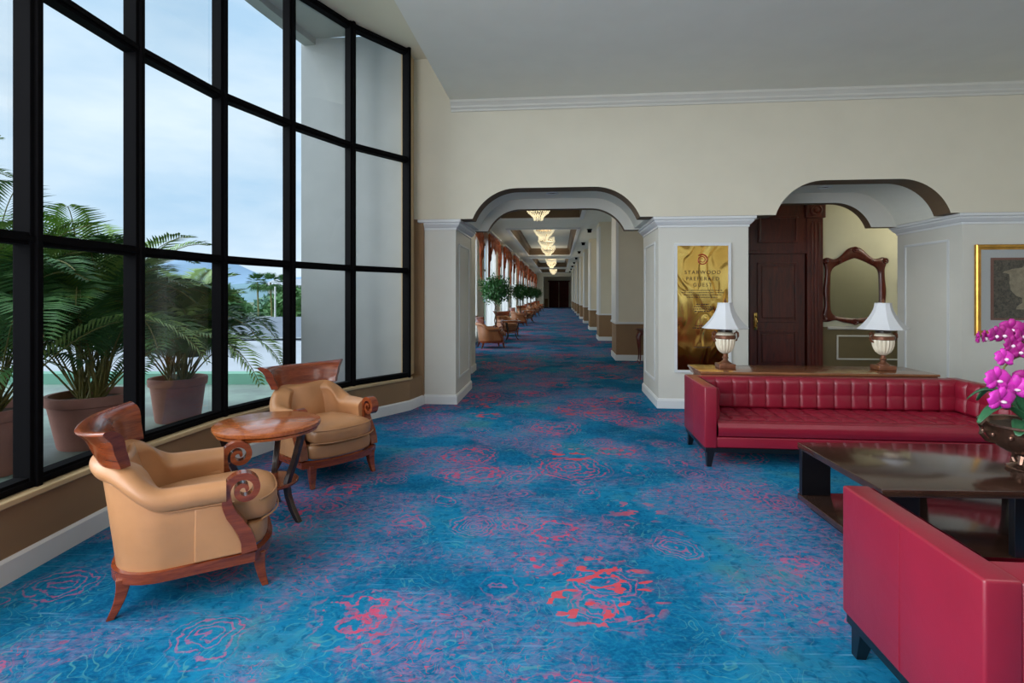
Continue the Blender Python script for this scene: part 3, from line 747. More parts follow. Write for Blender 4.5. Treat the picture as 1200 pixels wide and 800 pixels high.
def make_armchair(label):
    t = thing('armchair', label, 'armchair')
    # upholstered tub
    def tub(u, v):
        x, y, nx, ny = superU(u, .135, -.33, .325, .21)
        e = min(u, 1 - u) * 2                    # 0 at arm front, 1 at back centre
        top = .585 + .135 * smooth(.35, .72, e)
        th = .075 + .025 * smooth(.0, .5, e)
        front = smooth(0, .16, e)
        # profile: outside bottom -> outside top roll -> inside bottom
        P = [(0, .205), (.0, .30), (.0, .42), (-.004, top - .125), (-.002, top - .108), (.022, top - .092), (.036, top - .058), (.022, top - .020), (-.018, top), (-.060, top - .012), (-th - .014, top - .048), (-th - .008, top - .11), (-th, .42), (-th - .01, .30)]
        o_, z = catmull(P, v)
        lean = .16 * smooth(.55, 1, e) * max(0, z - .2) + .02 * max(0, z - .2)
        return (x + nx * (o_ + lean), y + ny * (o_ + .05 * max(0, z - .2)), z)
    m = MB(); m.grid(tub, 72, 66)
    for r_ in (m.P[0], m.P[-1]): m.f(r_)
    m.build('upholstered_shell', M['tanleather'], t, smooth=True)
    # piping under arm roll
    def shellpt(u, o_, z):
        x, y, nx, ny = superU(u, .17, -.33, .325, .21); e = min(u, 1 - u) * 2
        lean = .16 * smooth(.55, 1, e) * max(0, z - .2) + .02 * max(0, z - .2)
        return (x + nx * (o_ + lean), y + ny * (o_ + .05 * max(0, z - .2)), z)
    m = MB()
    for rng in ((0, .36), (.64, 1)):
        m.tube([shellpt(rng[0] + (rng[1] - rng[0]) * k / 24, .004, .585 + .135 * smooth(.35, .72, min(rng[0] + (rng[1] - rng[0]) * k / 24, 1 - (rng[0] + (rng[1] - rng[0]) * k / 24)) * 2) - .108) for k in range(25)], .0045, 6)
    m.build('piping', M['tanleather'], t, smooth=True)
    # inside back cushion
    def bk(u, v):
        a = (u - .5) * 2; y = a * .225; z = .40 + v * .305
        bul = .022 * (1 - a * a) * sin(pi * min(1, v * .9 + .1))
        return (-.245 - .03 * a * a - .15 * (z - .42) + bul, y, z)
    MB().grid(bk, 16, 12).build('back_cushion', M['tanleather'], t, smooth=True, solid=.03)
    # crest rail
    def crest(u, v):
        a = (u - .5) * 2; uu = .5 + a * .205
        zs = [.70, .76, .82, .858, .872, .868, .84, .78, .72, .70]
        os_ = [-.005, .012, .03, .06, .045, .015, -.03, -.045, -.055, -.055]
        o_, z = catmull(list(zip(os_, zs)), v)
        z2 = z + (.022 * abs(a) ** 3 if z > .8 else 0)
        x, y, nx, ny = superU(uu, .17, -.33, .325, .21); e = min(uu, 1 - uu) * 2
        lean = .16 * max(0, z - .2) * (.75 + .25 * smooth(.55, 1, e))
        fl = .03 * abs(a) ** 3 * smooth(.72, .87, z)
        return (x + nx * (o_ + lean), y + ny * (o_ + .09 * max(0, z - .2)) + (fl if a > 0 else -fl), z2)
    m = MB(); P = m.grid(crest, 33, 28, False, False).P
    for r_ in (P[0], P[-1]): m.f(r_)
    m.build('crest_rail', M['cherry'], t, smooth=True)
    # scroll arm posts
    for sy in (-1, 1):
        m = MB(); y0 = sy * .288; y1 = sy * .352
        cx, cz = .215, .528
        pts = []
        n = 46
        for k in range(n + 1):                      # spiral from the centre outward, ends at the rear-top going down
            a = -1.9 * pi * 1.0 + k / n * (2 * pi * 1.62)
            r = .010 + .062 * (k / n) ** .95
            pts.append((cx + r * cos(-a + 2.1), cz + r * sin(-a + 2.1)))
        # continue with the S-shaped post
        lx, lz = pts[-1]
        N_ = len(pts)
        post = [(.136, .495), (.142, .455), (.158, .412), (.185, .37), (.215, .32), (.232, .27), (.238, .215)]
        # choose the spiral direction so that it ends on the rear side
        pts2 = []
        for k in range(n + 1):
            f = k / n; a = pi + .10 - (1 - f) * (2 * pi * 1.6); r = .006 + .074 * f
            pts2.append((cx + r * cos(a), cz + r * sin(a)))
        path = pts2 + post
        ws = [(.008 + .011 * (k / n)) for k in range(n + 1)] + [.021, .023, .025, .027, .029, .032, .036]
        vs0 = []
        for k, (x, z) in enumerate(path):
            a_ = Vector(path[max(k - 1, 0)]); b_ = Vector(path[min(k + 1, len(path) - 1)]); d = (b_ - a_).normalized(); nx, nz = -d.y, d.x; w = ws[k]
            vs0.append([m.v((x + nx * w, y0, z + nz * w)), m.v((x - nx * w, y0, z - nz * w)), m.v((x - nx * w, y1, z - nz * w)), m.v((x + nx * w, y1, z + nz * w))])
        for k in range(len(path) - 1):
            for j in range(4): m.f([vs0[k][j], vs0[k + 1][j], vs0[k + 1][(j + 1) % 4], vs0[k][(j + 1) % 4]])
        m.f(vs0[0]); m.f(vs0[-1][::-1])
        m.build('scroll_post', M['cherry'], t, smooth=True, bevel=.004)
        # padding between the shell end and the scroll
        m = MB()
        poly = [(.0, .21), (.215, .21), (.205, .27), (.17, .35), (.135, .42), (.118, .47), (.0, .47)]
        a = [m.v((x, sy * .255, z)) for x, z in poly]; b = [m.v((x, sy * .338, z)) for x, z in poly]
        m.f(a); m.f(b[::-1])
        for i in range(len(poly)): m.f([a[i], a[(i + 1) % len(poly)], b[(i + 1) % len(poly)], b[i]])
        m.build('arm_panel', M['tanleather'], t, bevel=.008)
    # seat deck, apron, cushion: plan outline with bowed front
    def outline(xb, xf, hb, hf, bow, n=12):
        pts = [(xb + .06, -hb), (xb, -hb + .08), (xb, hb - .08), (xb + .06, hb)]
        for k in range(n + 1):
            a = k / n; y = hf * (1 - 2 * a); x = xf - bow * (abs(1 - 2 * a) ** 3.0)
            pts.append((x, y))
        return pts
    def padded(name, pts, z0, z1, mat, rnd, crown=0, parent=None):
        m = MB(); cx = sum(p[0] for p in pts) / len(pts)
        prof = [(rnd, 0), (rnd * .35, .12), (.0, .32), (.0, .68), (rnd * .35, .88), (rnd, 1)]
        rings = []
        def ins(d): 
            return [(cx + (x - cx) * (1 - d / .35), y * (1 - d / .33)) for x, y in pts]
        for d, f in prof: rings.append([m.v((x, y, z0 + (z1 - z0) * f)) for x, y in ins(d)])
        for sc, cz in ((.75, .55), (.45, .9), (.15, 1.0)):
            rings.append([m.v((cx + (x - cx) * sc, y * sc, z1 + crown * cz)) for x, y in pts])
        n = len(pts)
        for i in range(len(rings) - 1):
            for j in range(n): m.f([rings[i][j], rings[i][(j + 1) % n], rings[i + 1][(j + 1) % n], rings[i + 1][j]])
        m.f(rings[0][::-1]); m.f(rings[-1])
        return m.build(name, mat, parent or t, smooth=True, sub=1)
    padded('deck', outline(-.30, .345, .29, .30, .07), .205, .325, M['tanleather'], .02)
    cu = padded('seat_cushion', outline(-.24, .395, .235, .285, .10), .325, .455, M['tanleather'], .035, .028)
    m = MB()
    for z, ex in ((.345, .003), (.44, -.006)):
        oo = outline(-.24, .395 + ex, .235, .285 + ex, .10)[4:]
        m.tube([(x, y, z) for x, y in oo], .005, 6)
    m.build('cushion_piping', M['tanleather'], cu, smooth=True)
    # wooden apron following the plan
    ap = []
    for k in range(33):
        x, y, nx, ny = superU(k / 32, .26, -.335, .325, .21); ap.append((x + nx * .006, y + ny * .006))
    fr_ = [(.36 - .09 * abs(1 - 2 * k / 12) ** 3, .315 * (1 - 2 * k / 12)) for k in range(13)]
    ap = ap + fr_
    m = MB(); m.extr([(.006, .155), (.008, .205), (-.02, .212), (-.03, .20), (-.03, .155)], ap, True)
    m.build('apron', M['cherry'], t, smooth=True)
    # sabre legs
    for (x, y, dx, dy) in ((.285, -.265, .03, -.012), (.285, .265, .03, .012), (-.285, -.235, -.05, -.02), (-.285, .235, -.05, .02)):
        m = MB(); rows = []
        for k in range(8):
            f = k / 7; z = .175 * (1 - f); w = .030 - .014 * f; off = f * f
            cx, cy = x + dx * off, y + dy * off
            rows.append([m.v((cx + a * w, cy + b * w, z)) for a, b in ((-1, -1), (1, -1), (1, 1), (-1, 1))])
        for k in range(7):
            for j in range(4): m.f([rows[k][j], rows[k][(j + 1) % 4], rows[k + 1][(j + 1) % 4], rows[k + 1][j]])
        m.f(rows[0]); m.f(rows[-1][::-1]); m.build('leg', M['cherry'], t, bevel=.004)
    return t
ch = make_armchair('tan leather armchair nearest, seen from its side, left of round table')
ch.location = (-1.69, 2.83, 0); ch.rotation_euler = (0, 0, radians(29.5))
dup(ch, (-1.60, 4.49, 0), radians(-40), 'tan leather armchair facing forward, behind the round table')

# ------------------------------------------------------------------ round side table
def make_side_table(label, topmat):
    t = thing('round_table', label, 'side table')
    def rip(a, k): return 1.0
    MB().lathe([(.10, .602), (.31, .602), (.325, .606), (.335, .612), (.338, .622), (.336, .636), (.33, .64), (.05, .64)], 64).build('tabletop', topmat, t, smooth=True)
    m = MB()
    m.lathe([(.30, .585), (.318, .585), (.322, .602), (.30, .602)], 64, cap=False); m.build('table_apron', M['burl'], t, smooth=True)
    MB().lathe([(.02, .222), (.185, .222), (.192, .228), (.192, .240), (.185, .246), (.02, .246)], 48).build('lower_shelf', M['cherry'], t, smooth=True)
    for k in range(3):
        a = radians(-20) + k * 2 * pi / 3
        cen = [(.285, .60), (.272, .55), (.25, .48), (.225, .40), (.19, .32), (.165, .26), (.160, .22), (.172, .16), (.20, .09), (.235, .035), (.262, .0)]
        m = MB(Matrix.Rotation(a, 4, 'Z')); rows = []
        for i, (r, z) in enumerate(cen):
            p = Vector(cen[max(i - 1, 0)]); q = Vector(cen[min(i + 1, len(cen) - 1)]); d = (q - p).normalized(); nx, nz = -d.y, d.x; w = .019 if i < 6 else .02 - .0012 * (i - 5); h = .018
            if i in (0, len(cen) - 1): nx, nz = 1 if nx > 0 else -1, 0
            rows.append([m.v((r + nx * w, -h, z + nz * w)), m.v((r - nx * w, -h, z - nz * w)), m.v((r - nx * w, h, z - nz * w)), m.v((r + nx * w, h, z + nz * w))])
        for i in range(len(cen) - 1):
            for j in range(4): m.f([rows[i][j], rows[i + 1][j], rows[i + 1][(j + 1) % 4], rows[i][(j + 1) % 4]])
        m.f(rows[0]); m.f(rows[-1][::-1]); m.build('leg', M['darkleg'], t, bevel=.004)
    return t
st = make_side_table('round veneered side table with dark curved legs between two armchairs', M['burl'])
st.location = (-1.65, 3.58, 0)

# ------------------------------------------------------------------ red tufted sofas
def make_sofa(label):
    t = thing('tufted_sofa', label, 'sofa')        # local: x along length, front = -y, origin centre
    hl, hd, aw, bt, zt, zb = 1.285, .375, .105, .13, .697, .168
    for sx in (-1, 1):
        m = MB(); a, b = sx * (hl - aw), sx * hl; m.box(min(a, b), max(a, b), -hd, hd, zb, zt, .010)
        arm = m.build('arm', M['redleather'], t, smooth=True)
        m = MB(); x = sx * (hl + .0005)
        m.tube([(x, .0, zb + .01), (x, .0, zt - .008)], .0022, 6); m.build('seam', M['redleather'], arm)
    m = MB(); m.box(-hl + aw - .004, hl - aw + .004, hd - bt, hd, zb, zt - .003, .010); bk = m.build('backrest', M['redleather'], t, smooth=True)
    for x in (-.43, .43):
        m = MB(); m.tube([(x, hd + .0005, zb + .01), (x, hd + .0005, zt - .01)], .0022, 6); m.build('back_seam', M['redleather'], bk)
    # tufted inner back and arms
    def tuft(u, v, nu, nv):
        a = abs(sin(pi * u * nu)) ** .38; b = abs(sin(pi * v * nv)) ** .4
        return .35 * a + .65 * a * b
    zc0, zc1 = .40, .70
    nu = 15; W = 2 * (hl - aw)
    def tb(u, v):
        vv = v; z = zc0 + (zc1 - zc0) * v
        edge = min(1, v * 12 + .001, (1 - v) * 7 + .001) ** .5
        return (-W / 2 + W * u, hd - bt - .012 - .045 * (.55 + .45 * tuft(u, min(.9999, .04 + v * .96), nu, 2)) * edge, z - .004)
    MB().grid(tb, nu * 12 + 1, 33).build('tufted_back', M['redleather'], t, smooth=True)
    for sx in (-1, 1):
        Ld = 2 * hd - bt - .05
        def ta(u, v):
            z = zc0 + (zc1 - zc0) * v - .004; edge = min(1, v * 12 + .001, (1 - v) * 7 + .001, (u) * 12 + .001) ** .5
            return (sx * (hl - aw - .002 - .045 * (.35 + .65 * tuft(u, min(.9999, .04 + v * .96), 4, 2)) * edge), -hd + .02 + Ld * u, z)
        MB().grid(ta, 49, 33).build('tufted_arm_pad', M['redleather'], t, smooth=True)
    # seat
    m = MB(); m.box(-hl + aw, hl - aw, -hd + .012, hd - bt, zb, .262, .012); m.build('seat_rail', M['redleather'], t, smooth=True)
    def seat(u, v):
        x = -W / 2 + .01 + (W - .02) * u
        prof = [(-hd + .03, .262), (-hd + .002, .275), (-hd - .010, .31), (-hd - .008, .35), (-hd + .015, .382), (-hd + .06, .395), (-hd + .11, .392), (-hd + .12, .380), (-hd + .135, .388)]
        if v < .4:
            k = v / .4 * 8; i = min(int(k), 7); f = k - i; return (x, prof[i][0] + (prof[i + 1][0] - prof[i][0]) * f, prof[i][1] + (prof[i + 1][1] - prof[i][1]) * f)
        w = (v - .4) / .6
        return (x, -hd + .135 + (2 * hd - bt - .135) * w, .385 + .022 * tuft(u, w, nu, 3))
    m = MB(); m.grid(seat, nu * 10 + 1, 61)
    m.build('seat_cushion', M['redleather'], t, smooth=True)
    for k in range(1, nu): MB(Matrix.Translation((-W / 2 + W * k / nu, hd - bt - .036, .545)) @ Matrix.Rotation(pi / 2, 4, 'X')).lathe([(.009, 0), (.007, .004), (.001, .006)], 8).build('tuft_button', M['redleather'], t, smooth=True)
    MB().box(-hl + .012, hl - .012, -hd + .012, hd - .012, .128, zb).build('base_rail', M['blackwood'], t)
    for x in (-hl + .06, 0, hl - .06):
        for y in (-hd + .055, hd - .055):
            m = MB(); rows = []
            for z, w in ((.13, .034), (0, .019)):
                sx = -1 if x < 0 else 1; sy = -1 if y < 0 else 1
                cx = x + (sx * (.034 - w) if x else 0); cy = y + sy * (.034 - w)
                rows.append([m.v((cx + a * w, cy + b * w, z)) for a, b in ((-1, -1), (1, -1), (1, 1), (-1, 1))])
            for j in range(4): m.f([rows[0][j], rows[0][(j + 1) % 4], rows[1][(j + 1) % 4], rows[1][j]])
            m.f(rows[0]); m.f(rows[1][::-1]); m.build('leg', M['blackwood'], t, bevel=.002)
    return t
so = make_sofa('long red leather tufted sofa facing forward before the walnut console')
so.location = L(2.545, 5.10, 0); so.rotation_euler = (0, 0, ANG)
dup(so, L(2.477, 1.975, 0), ANG + pi, 'nearest red leather sofa seen from behind at lower right')

# ------------------------------------------------------------------ coffee table
yaw = radians(-2.2)
ct = thing('coffee_table', 'low dark wood coffee table with open lower shelf between sofas', 'coffee table', (2.03, 3.765, 0), yaw)
CL, CW = 1.60, .915
m = MB(); m.box(0, CL, -CW, 0, .408, .45, .004); m.build('tabletop', M['table'], ct, smooth=True)
m = MB(); m.box(0, CL, -CW, 0, .05, .09, .004); m.build('lower_shelf', M['table'], ct, smooth=True)
for y0 in (-.05, -CW + .01):
    for x0, x1 in ((.008, .205), (.70, .86), (CL - .205, CL - .008)):
        MB().box(x0, x1, y0, y0 + .04, .09, .408).build('leg', M['blackwood'], ct, bevel=.002)
m = MB(); m.box(.06, CL - .06, -CW + .06, -.06, 0, .05); m.build('plinth', M['blackwood'], ct)

# ------------------------------------------------------------------ console behind the sofa
co = thing('console_table', 'long walnut console table behind the far red sofa', 'console table', L(1.43, 5.50, 0), ANG)
m = MB(); m.box(0, 2.27, 0, .56, .695, .72, .004); m.build('tabletop', M['console'], co, smooth=True)
m = MB(); m.box(.012, 2.258, .012, .548, .672, .692, .004); m.box(.024, 2.246, .024, .536, .645, .67, .004); m.build('moulding', M['console'], co, smooth=True)
m = MB(); m.box(.05, 2.22, .05, .51, .55, .645); m.build('apron', M['console'], co)
for x in (.06, 2.14):
    for y in (.06, .44): MB().box(x, x + .07, y, y + .07, 0, .55).build('leg', M['console'], co, bevel=.004)

# ------------------------------------------------------------------ urn lamps
def make_lamp(label):
    t = thing('table_lamp', label, 'lamp')
    MB().box(-.085, .085, -.085, .085, 0, .05, .008).build('plinth', M['bronze'], t, smooth=True)
    MB().lathe([(.062, .05), (.062, .058), (.045, .066), (.026, .085), (.022, .10), (.034, .108), (.030, .118), (.022, .124), (.022, .15), (.03, .16)], 24).build('pedestal', M['bronze'], t, smooth=True)
    def fl(a, k): return 1 - .10 * abs(cos(a * 9)) if 0 < k < 8 else 1
    MB().lathe([(.028, .155), (.045, .165), (.068, .185), (.085, .215), (.096, .25), (.100, .285), (.100, .305), (.098, .315), (.097, .318)], 108, fn=fl).build('urn', M['ivory'], t, smooth=True)
    MB().lathe([(.100, .312), (.106, .318), (.106, .345), (.100, .352), (.07, .356)], 36).build('band', M['bronze'], t, smooth=True)
    MB().lathe([(.098, .35), (.092, .365), (.072, .378), (.062, .382), (.06, .39)], 32).build('shoulder', M['ivory'], t, smooth=True)
    MB().lathe([(.064, .382), (.072, .392), (.072, .402), (.05, .408), (.02, .412)], 28).build('lid', M['darkleg'], t, smooth=True)
    for sx in (-1, 1):
        MB().tube([(sx * .095, 0, .285), (sx * .118, 0, .300), (sx * .132, 0, .335), (sx * .130, 0, .37), (sx * .112, 0, .388), (sx * .098, 0, .372), (sx * .10, 0, .35)], [.008, .010, .012, .013, .012, .010, .008], 8).build('handle', M['bronze'], t, smooth=True)
    MB().lathe([(.008, .41), (.008, .70)], 10).build('rod', M['brasshandle'], t)
    MB().lathe([(.006, .695), (.014, .70), (.016, .712), (.010, .722), (.006, .735), (.002, .742)], 12).build('finial', M['bronze'], t, smooth=True)
    m = MB(); rings = []
    for k in range(15):
        f = k / 14; z = .425 + .265 * f; r = .075 + .155 * (1 - f) ** 1.75
        ring = []
        for i in range(8):      # square with cut corners
            a = pi / 4 * i + pi / 8 + (.12 if i % 2 else -.12); ring.append(m.v((r * cos(a), r * sin(a), z)))
        rings.append(ring)
    for k in range(14):
        for i in range(8): m.f([rings[k][i], rings[k][(i + 1) % 8], rings[k + 1][(i + 1) % 8], rings[k + 1][i]])
    sh = m.build('lampshade', M['shade'], t, solid=.004)
    m = MB()
    for ring in ((.23 * 1.0, .425), (.075, .69)):
        pts = []
        for i in range(9):
            a = pi / 4 * (i % 8) + pi / 8 + (.12 if i % 2 else -.12); pts.append((ring[0] * cos(a), ring[0] * sin(a), ring[1]))
        m.tube(pts, .004, 6)
    m.build('shade_trim', M['shade'], sh)
    return t
lp = make_lamp('left table lamp, white shade on ribbed urn, beside the plaque')
lp.location = L(1.76, 5.80, .72); lp.rotation_euler = (0, 0, ANG)
dup(lp, L(3.346, 5.80, .72), ANG, 'right table lamp, white shade on ribbed urn, below the mirror')

# ------------------------------------------------------------------ orchid bowl
ob = thing('orchid_bowl', 'silvered pedestal bowl with handles on the coffee table', 'bowl', (3.085, 3.16, .45))
m = MB(); m.lathe([(.10, 0), (.105, .012), (.10, .02), (.06, .035), (.035, .055), (.032, .075), (.045, .09), (.10, .105), (.15, .135), (.19, .18), (.21, .225), (.222, .26), (.236, .272), (.236, .284), (.215, .28), (.20, .25), (.17, .20), (.10, .16)], 48); m.build('bowl', M['silver'], ob, smooth=True)
for k in range(14):
    a = 2 * pi * k / 14
    MB().lathe([(.001, -.014), (.012, -.008), (.014, 0), (.012, .008), (.001, .014)], 10, (.212 * cos(a), .212 * sin(a), .215)).build('boss', M['silver'], ob, smooth=True)
for a0 in (pi, 0):
    mm = MB(Matrix.Rotation(a0, 4, 'Z')); mm.tube([(.20, 0, .17), (.25, 0, .185), (.285, 0, .225), (.29, 0, .275), (.265, 0, .30), (.235, 0, .275)], [.010, .012, .013, .013, .012, .01], 8)
    mm.build('handle', M['silver'], ob, smooth=True)
for k in range(3):
    a = 2 * pi * k / 3 + 3.6; mm = MB(Matrix.Rotation(a, 4, 'Z'))
    mm.tube([(.05, 0, .10), (.085, 0, .085), (.10, 0, .05), (.085, 0, .03), (.105, 0, .021)], [.018, .02, .014, .018, .02], 8); mm.build('claw_foot', M['silver'], ob, smooth=True)
oc = thing('orchid_plant', 'magenta moth orchid with arching stems planted in silvered bowl', 'orchid', (3.085, 3.16, .70))
m = MB(); m.grid(lambda u, v: (.19 * u * cos(2 * pi * v), .19 * u * sin(2 * pi * v), .035 * (1 - u * u) + .006 * sin(u * 40 + v * 60)), 12, 30, False, True); m.build('moss', M['soil'], oc, smooth=True)
def oleaf(ang, ln, w, rise, droop):
    def fn(u, v):
        a = (v - .5) * 2; ww = w * (sin(pi * (u * .86 + .10)) ** .7)
        r = ln * u; z = rise * sin(u * 2.2) - droop * u * u + abs(a) * ww * .35
        return (r * cos(ang) - a * ww * sin(ang), r * sin(ang) + a * ww * cos(ang), .03 + z)
    MB().grid(fn, 14, 7).build('leaf', M['orchidleaf'], oc, smooth=True, solid=.003)
for a, ln, w, ri, dr_ in ((pi * 1.04, .34, .045, .14, .10), (pi * 1.2, .25, .05, .03, .06), (pi * .8, .28, .04, .20, .05), (pi * 1.45, .24, .055, .02, .05), (.4, .30, .05, .2, .1), (-.5, .28, .05, .05, .08), (pi * .55, .3, .045, .22, .1), (pi * 1.02, .2, .03, .22, 0), (1.2, .26, .05, .16, .1)): oleaf(a, ln, w, ri, dr_)
stems = [[(-.02, 0, .02), (.02, .01, .25), (.03, .0, .42), (-.04, -.01, .535), (-.16, -.03, .58), (-.28, -.04, .56), (-.37, -.05, .545)],
         [(.02, -.02, .02), (.07, -.03, .22), (.05, -.04, .38), (-.05, -.05, .45), (-.17, -.06, .43), (-.25, -.08, .33), (-.27, -.1, .26)],
         [(.05, .02, .02), (.12, .03, .25), (.13, .0, .42), (.06, -.01, .54), (-.03, -.02, .60), (-.10, -.02, .60)]]
for s_ in stems: MB().tube(s_, [.006] * (len(s_) - 1) + [.003], 7).build('flower_stem', M['stem'], oc, smooth=True, sub=1)
def flower(p, sc, yaw_, pitch, mat):
    mtx = Matrix.Translation(p) @ Matrix.Rotation(yaw_, 4, 'Z') @ Matrix.Rotation(pitch, 4, 'X')
    m = MB(mtx)
    def petal(ang, ln, w):
        def fn(u, v):
            a = (v - .5) * 2; ww = w * sin(pi * (u * .8 + .16)) ** .6; r = ln * u
            x = r * cos(ang) - a * ww * sin(ang); z = r * sin(ang) + a * ww * cos(ang)
            return (x * sc, (-.012 * sin(u * 2.6) + .01 * a * a) * sc, z * sc)
        m.grid(fn, 8, 7)
    for a in (pi / 2, pi / 2 + 2.25, pi / 2 - 2.25): petal(a, .052, .020)
    for a in (.22, pi - .22): petal(a, .056, .036)
    o = m.build('flower', mat, oc, smooth=True, solid=.0012)
    m = MB(mtx); m.lathe([(.002, 0), (.008 * sc, -.004), (.010 * sc, -.012), (.003, -.02)], 8, (0, -.012 * sc, .0)); m.build('flower_lip', M['lip'], o, smooth=True)
fl_ = [(-.355, -.055, .545, .75, 1.0, .1), (-.31, -.05, .55, .8, .6, 0), (-.255, -.06, .565, 1.0, .2, .1), (-.20, -.05, .565, 1.1, -.1, -.1), (-.14, -.04, .60, 1.15, -.3, .1), (-.09, -.05, .56, 1.1, .3, -.1), (-.02, -.04, .60, 1.0, -.5, .1), (.01, -.03, .59, .8, -.9, 0),
       (-.22, -.08, .43, 1.1, .1, -.2), (-.28, -.10, .31, 1.45, .1, 0), (-.17, -.1, .26, 1.5, -.4, 0), (-.285, -.13, .20, 1.5, .1, .15), (-.12, -.07, .47, 1.1, -.3, 0), (-.09, -.09, .31, 1.3, -.6, .1), (-.16, -.06, .51, 1.0, .2, .1)]
for k, (x, y, z, sc_, yw, pt_) in enumerate(fl_): flower((x, y, z), sc_, yw, pt_, M['petal'] if k in (9, 10, 11, 8) else M['petaldark'])

# ------------------------------------------------------------------ corridor furniture
sw_ = {M['tanleather']: M['hallleather']}
ordn = ['nearest', 'second', 'third', 'fourth', 'fifth', 'sixth']
hall = [(-1.92, 14.9, 22), (-1.9, 19.3, -50), (-1.92, 25.4, 22), (-1.92, 29.8, -50), (-1.92, 35.4, 22), (-1.92, 40.2, -50), (-1.92, 45.6, 22), (-1.92, 50.6, -50)]
on8 = ['nearest', 'second', 'third', 'fourth', 'fifth', 'sixth', 'seventh', 'farthest']
for k, (s, t, a) in enumerate(hall):
    c = dup(ch, L(s, t, 0), radians(a) + ANG, '%s russet leather armchair along the corridor windows' % on8[k], 'corridor armchairs', sw_)
    c['category'] = 'armchair'
for k, (s, t) in enumerate(((-1.6, 17.5), (-1.6, 28.4), (-1.6, 37.0), (-1.6, 47.0))):
    dup(st, L(s, t, 0), .3, '%s round side table between the corridor armchairs' % ['nearest', 'second', 'third', 'farthest'][k], 'corridor side tables')
def make_ficus(label):
    t = thing('potted_ficus', label, 'potted tree')
    MB().lathe([(.13, 0), (.15, .02), (.19, .30), (.20, .36), (.22, .37), (.22, .40), (.19, .40), (.18, .37)], 28).build('pot', M['darkleg'], t, smooth=True)
    MB().lathe([(.18, .36), (.01, .38)], 20).build('soil', M['soil'], t)
    m = MB()
    m.tube([(0, 0, .36), (.03, .02, .7), (-.02, 0, 1.0), (.02, .01, 1.3)], [.025, .02, .018, .014], 8)
    m.tube([(.03, .02, .36), (-.03, -.02, .7), (.03, .02, 1.0), (-.04, .02, 1.35)], [.018, .017, .015, .01], 8)
    for k in range(9):
        a = k * 2.4; m.tube([(0, 0, 1.1 + .03 * k), (.2 * cos(a), .2 * sin(a), 1.35 + .05 * k), (.3 * cos(a), .3 * sin(a), 1.45 + .04 * k)], [.01, .006, .003], 5)
    m.build('trunk', M['bark'], t, smooth=True)
    m = MB(); rnd = random.Random(3)
    for k in range(2600):
        th = rnd.uniform(0, 2 * pi); ph = math.acos(rnd.uniform(-1, 1)); r = .50 * rnd.uniform(.45, 1) * (1 + .18 * sin(3 * th + 4 * ph))
        c = Vector((r * sin(ph) * cos(th), r * sin(ph) * sin(th), 1.66 + r * .86 * cos(ph)))
        d = Vector((rnd.uniform(-1, 1), rnd.uniform(-1, 1), rnd.uniform(-1, .4))).normalized(); w = d.cross(Vector((rnd.random(), rnd.random(), rnd.random()))).normalized() * .022; l = d * .085
        m.f([m.v(c), m.v(c + l * .5 + w), m.v(c + l), m.v(c + l * .5 - w)])
    m.build('foliage', M['leaf'], t)
    return t
fi_t = make_ficus('nearest potted ficus tree standing along the corridor windows'); fi_t.location = L(-1.96, 16.3, 0)
for k, t in enumerate((27.6, 38.0, 48.2)): dup(fi_t, L(-2.02, t, 0), 0, ['second', 'third', 'farthest'][k] + ' potted ficus tree standing along the corridor windows')
for o in [o for o in bpy.data.objects if o.name.startswith('potted_ficus')]: o['group'] = 'corridor ficus trees'
# small console at the first pier
hc = thing('hall_table', 'small dark cabriole legged table by first corridor pier', 'table', L(1.72, 11.72, 0), ANG)
MB().box(0, .85, 0, .38, .715, .745, .006).build('tabletop', M['mahogany'], hc, smooth=True)
MB().box(.04, .81, .03, .35, .61, .715).build('apron', M['mahogany'], hc, bevel=.004)
for x in (.06, .79):
    for y in (.05, .33):
        sx = -1 if x < .4 else 1
        MB().tube([(x, y, .66), (x + sx * .03, y, .56), (x + sx * .015, y, .4), (x, y, .2), (x + sx * .01, y, .06), (x + sx * .03, y, .0)], [.03, .034, .022, .014, .013, .022], 8).build('leg', M['mahogany'], hc, smooth=True)

# crystal chandeliers
def make_chandelier(label):
    t = thing('crystal_chandelier', label, 'chandelier')
    MB().lathe([(.07, .66), (.07, .63), (.02, .61), (.02, .40)], 16).build('ceiling_rose', M['brasshandle'], t, smooth=True)
    MB().lathe([(.30, .40), (.31, .37), (.30, .355), (.02, .355)], 32).build('ring', M['brasshandle'], t, smooth=True)
    m = MB(); rnd = random.Random(5)
    for (r0, r1, z0, z1, n) in ((.35, .36, .40, .52, 30), (.38, .28, .36, .20, 34), (.27, .16, .20, .10, 24), (.14, .12, .10, .0, 14)):
        for k in range(n):
            a = 2 * pi * k / n; a2 = a + pi / n
            for f in (0, .35, .7, 1):
                r = r0 + (r1 - r0) * f; z = z0 + (z1 - z0) * f + (.0 if k % 2 else -.015); x, y = r * cos(a), r * sin(a); q = .014
                vs = [m.v((x, y, z + q * 1.7)), m.v((x + q, y, z)), m.v((x, y + q, z)), m.v((x - q, y, z)), m.v((x, y - q, z)), m.v((x, y, z - q * 1.7))]
                for i in range(4):
                    m.f([vs[0], vs[1 + i], vs[1 + (i + 1) % 4]]); m.f([vs[5], vs[1 + (i + 1) % 4], vs[1 + i]])
    m.build('crystal_drops', M['crystal'], t)
    for k in range(8):
        a = 2 * pi * k / 8; MB().lathe([(.002, 0), (.014, .01), (.012, .03), (.002, .05)], 8, (.24 * cos(a), .24 * sin(a), .39)).build('bulb', M['bulb'], t)
    return t
chz = [10.5, 14.7, 20.2, 24.2, 28.3, 36.8, 41.2, 50.5, 54.5]
nth9 = ['nearest', 'second', 'third', 'fourth', 'fifth', 'sixth', 'seventh', 'eighth', 'farthest']
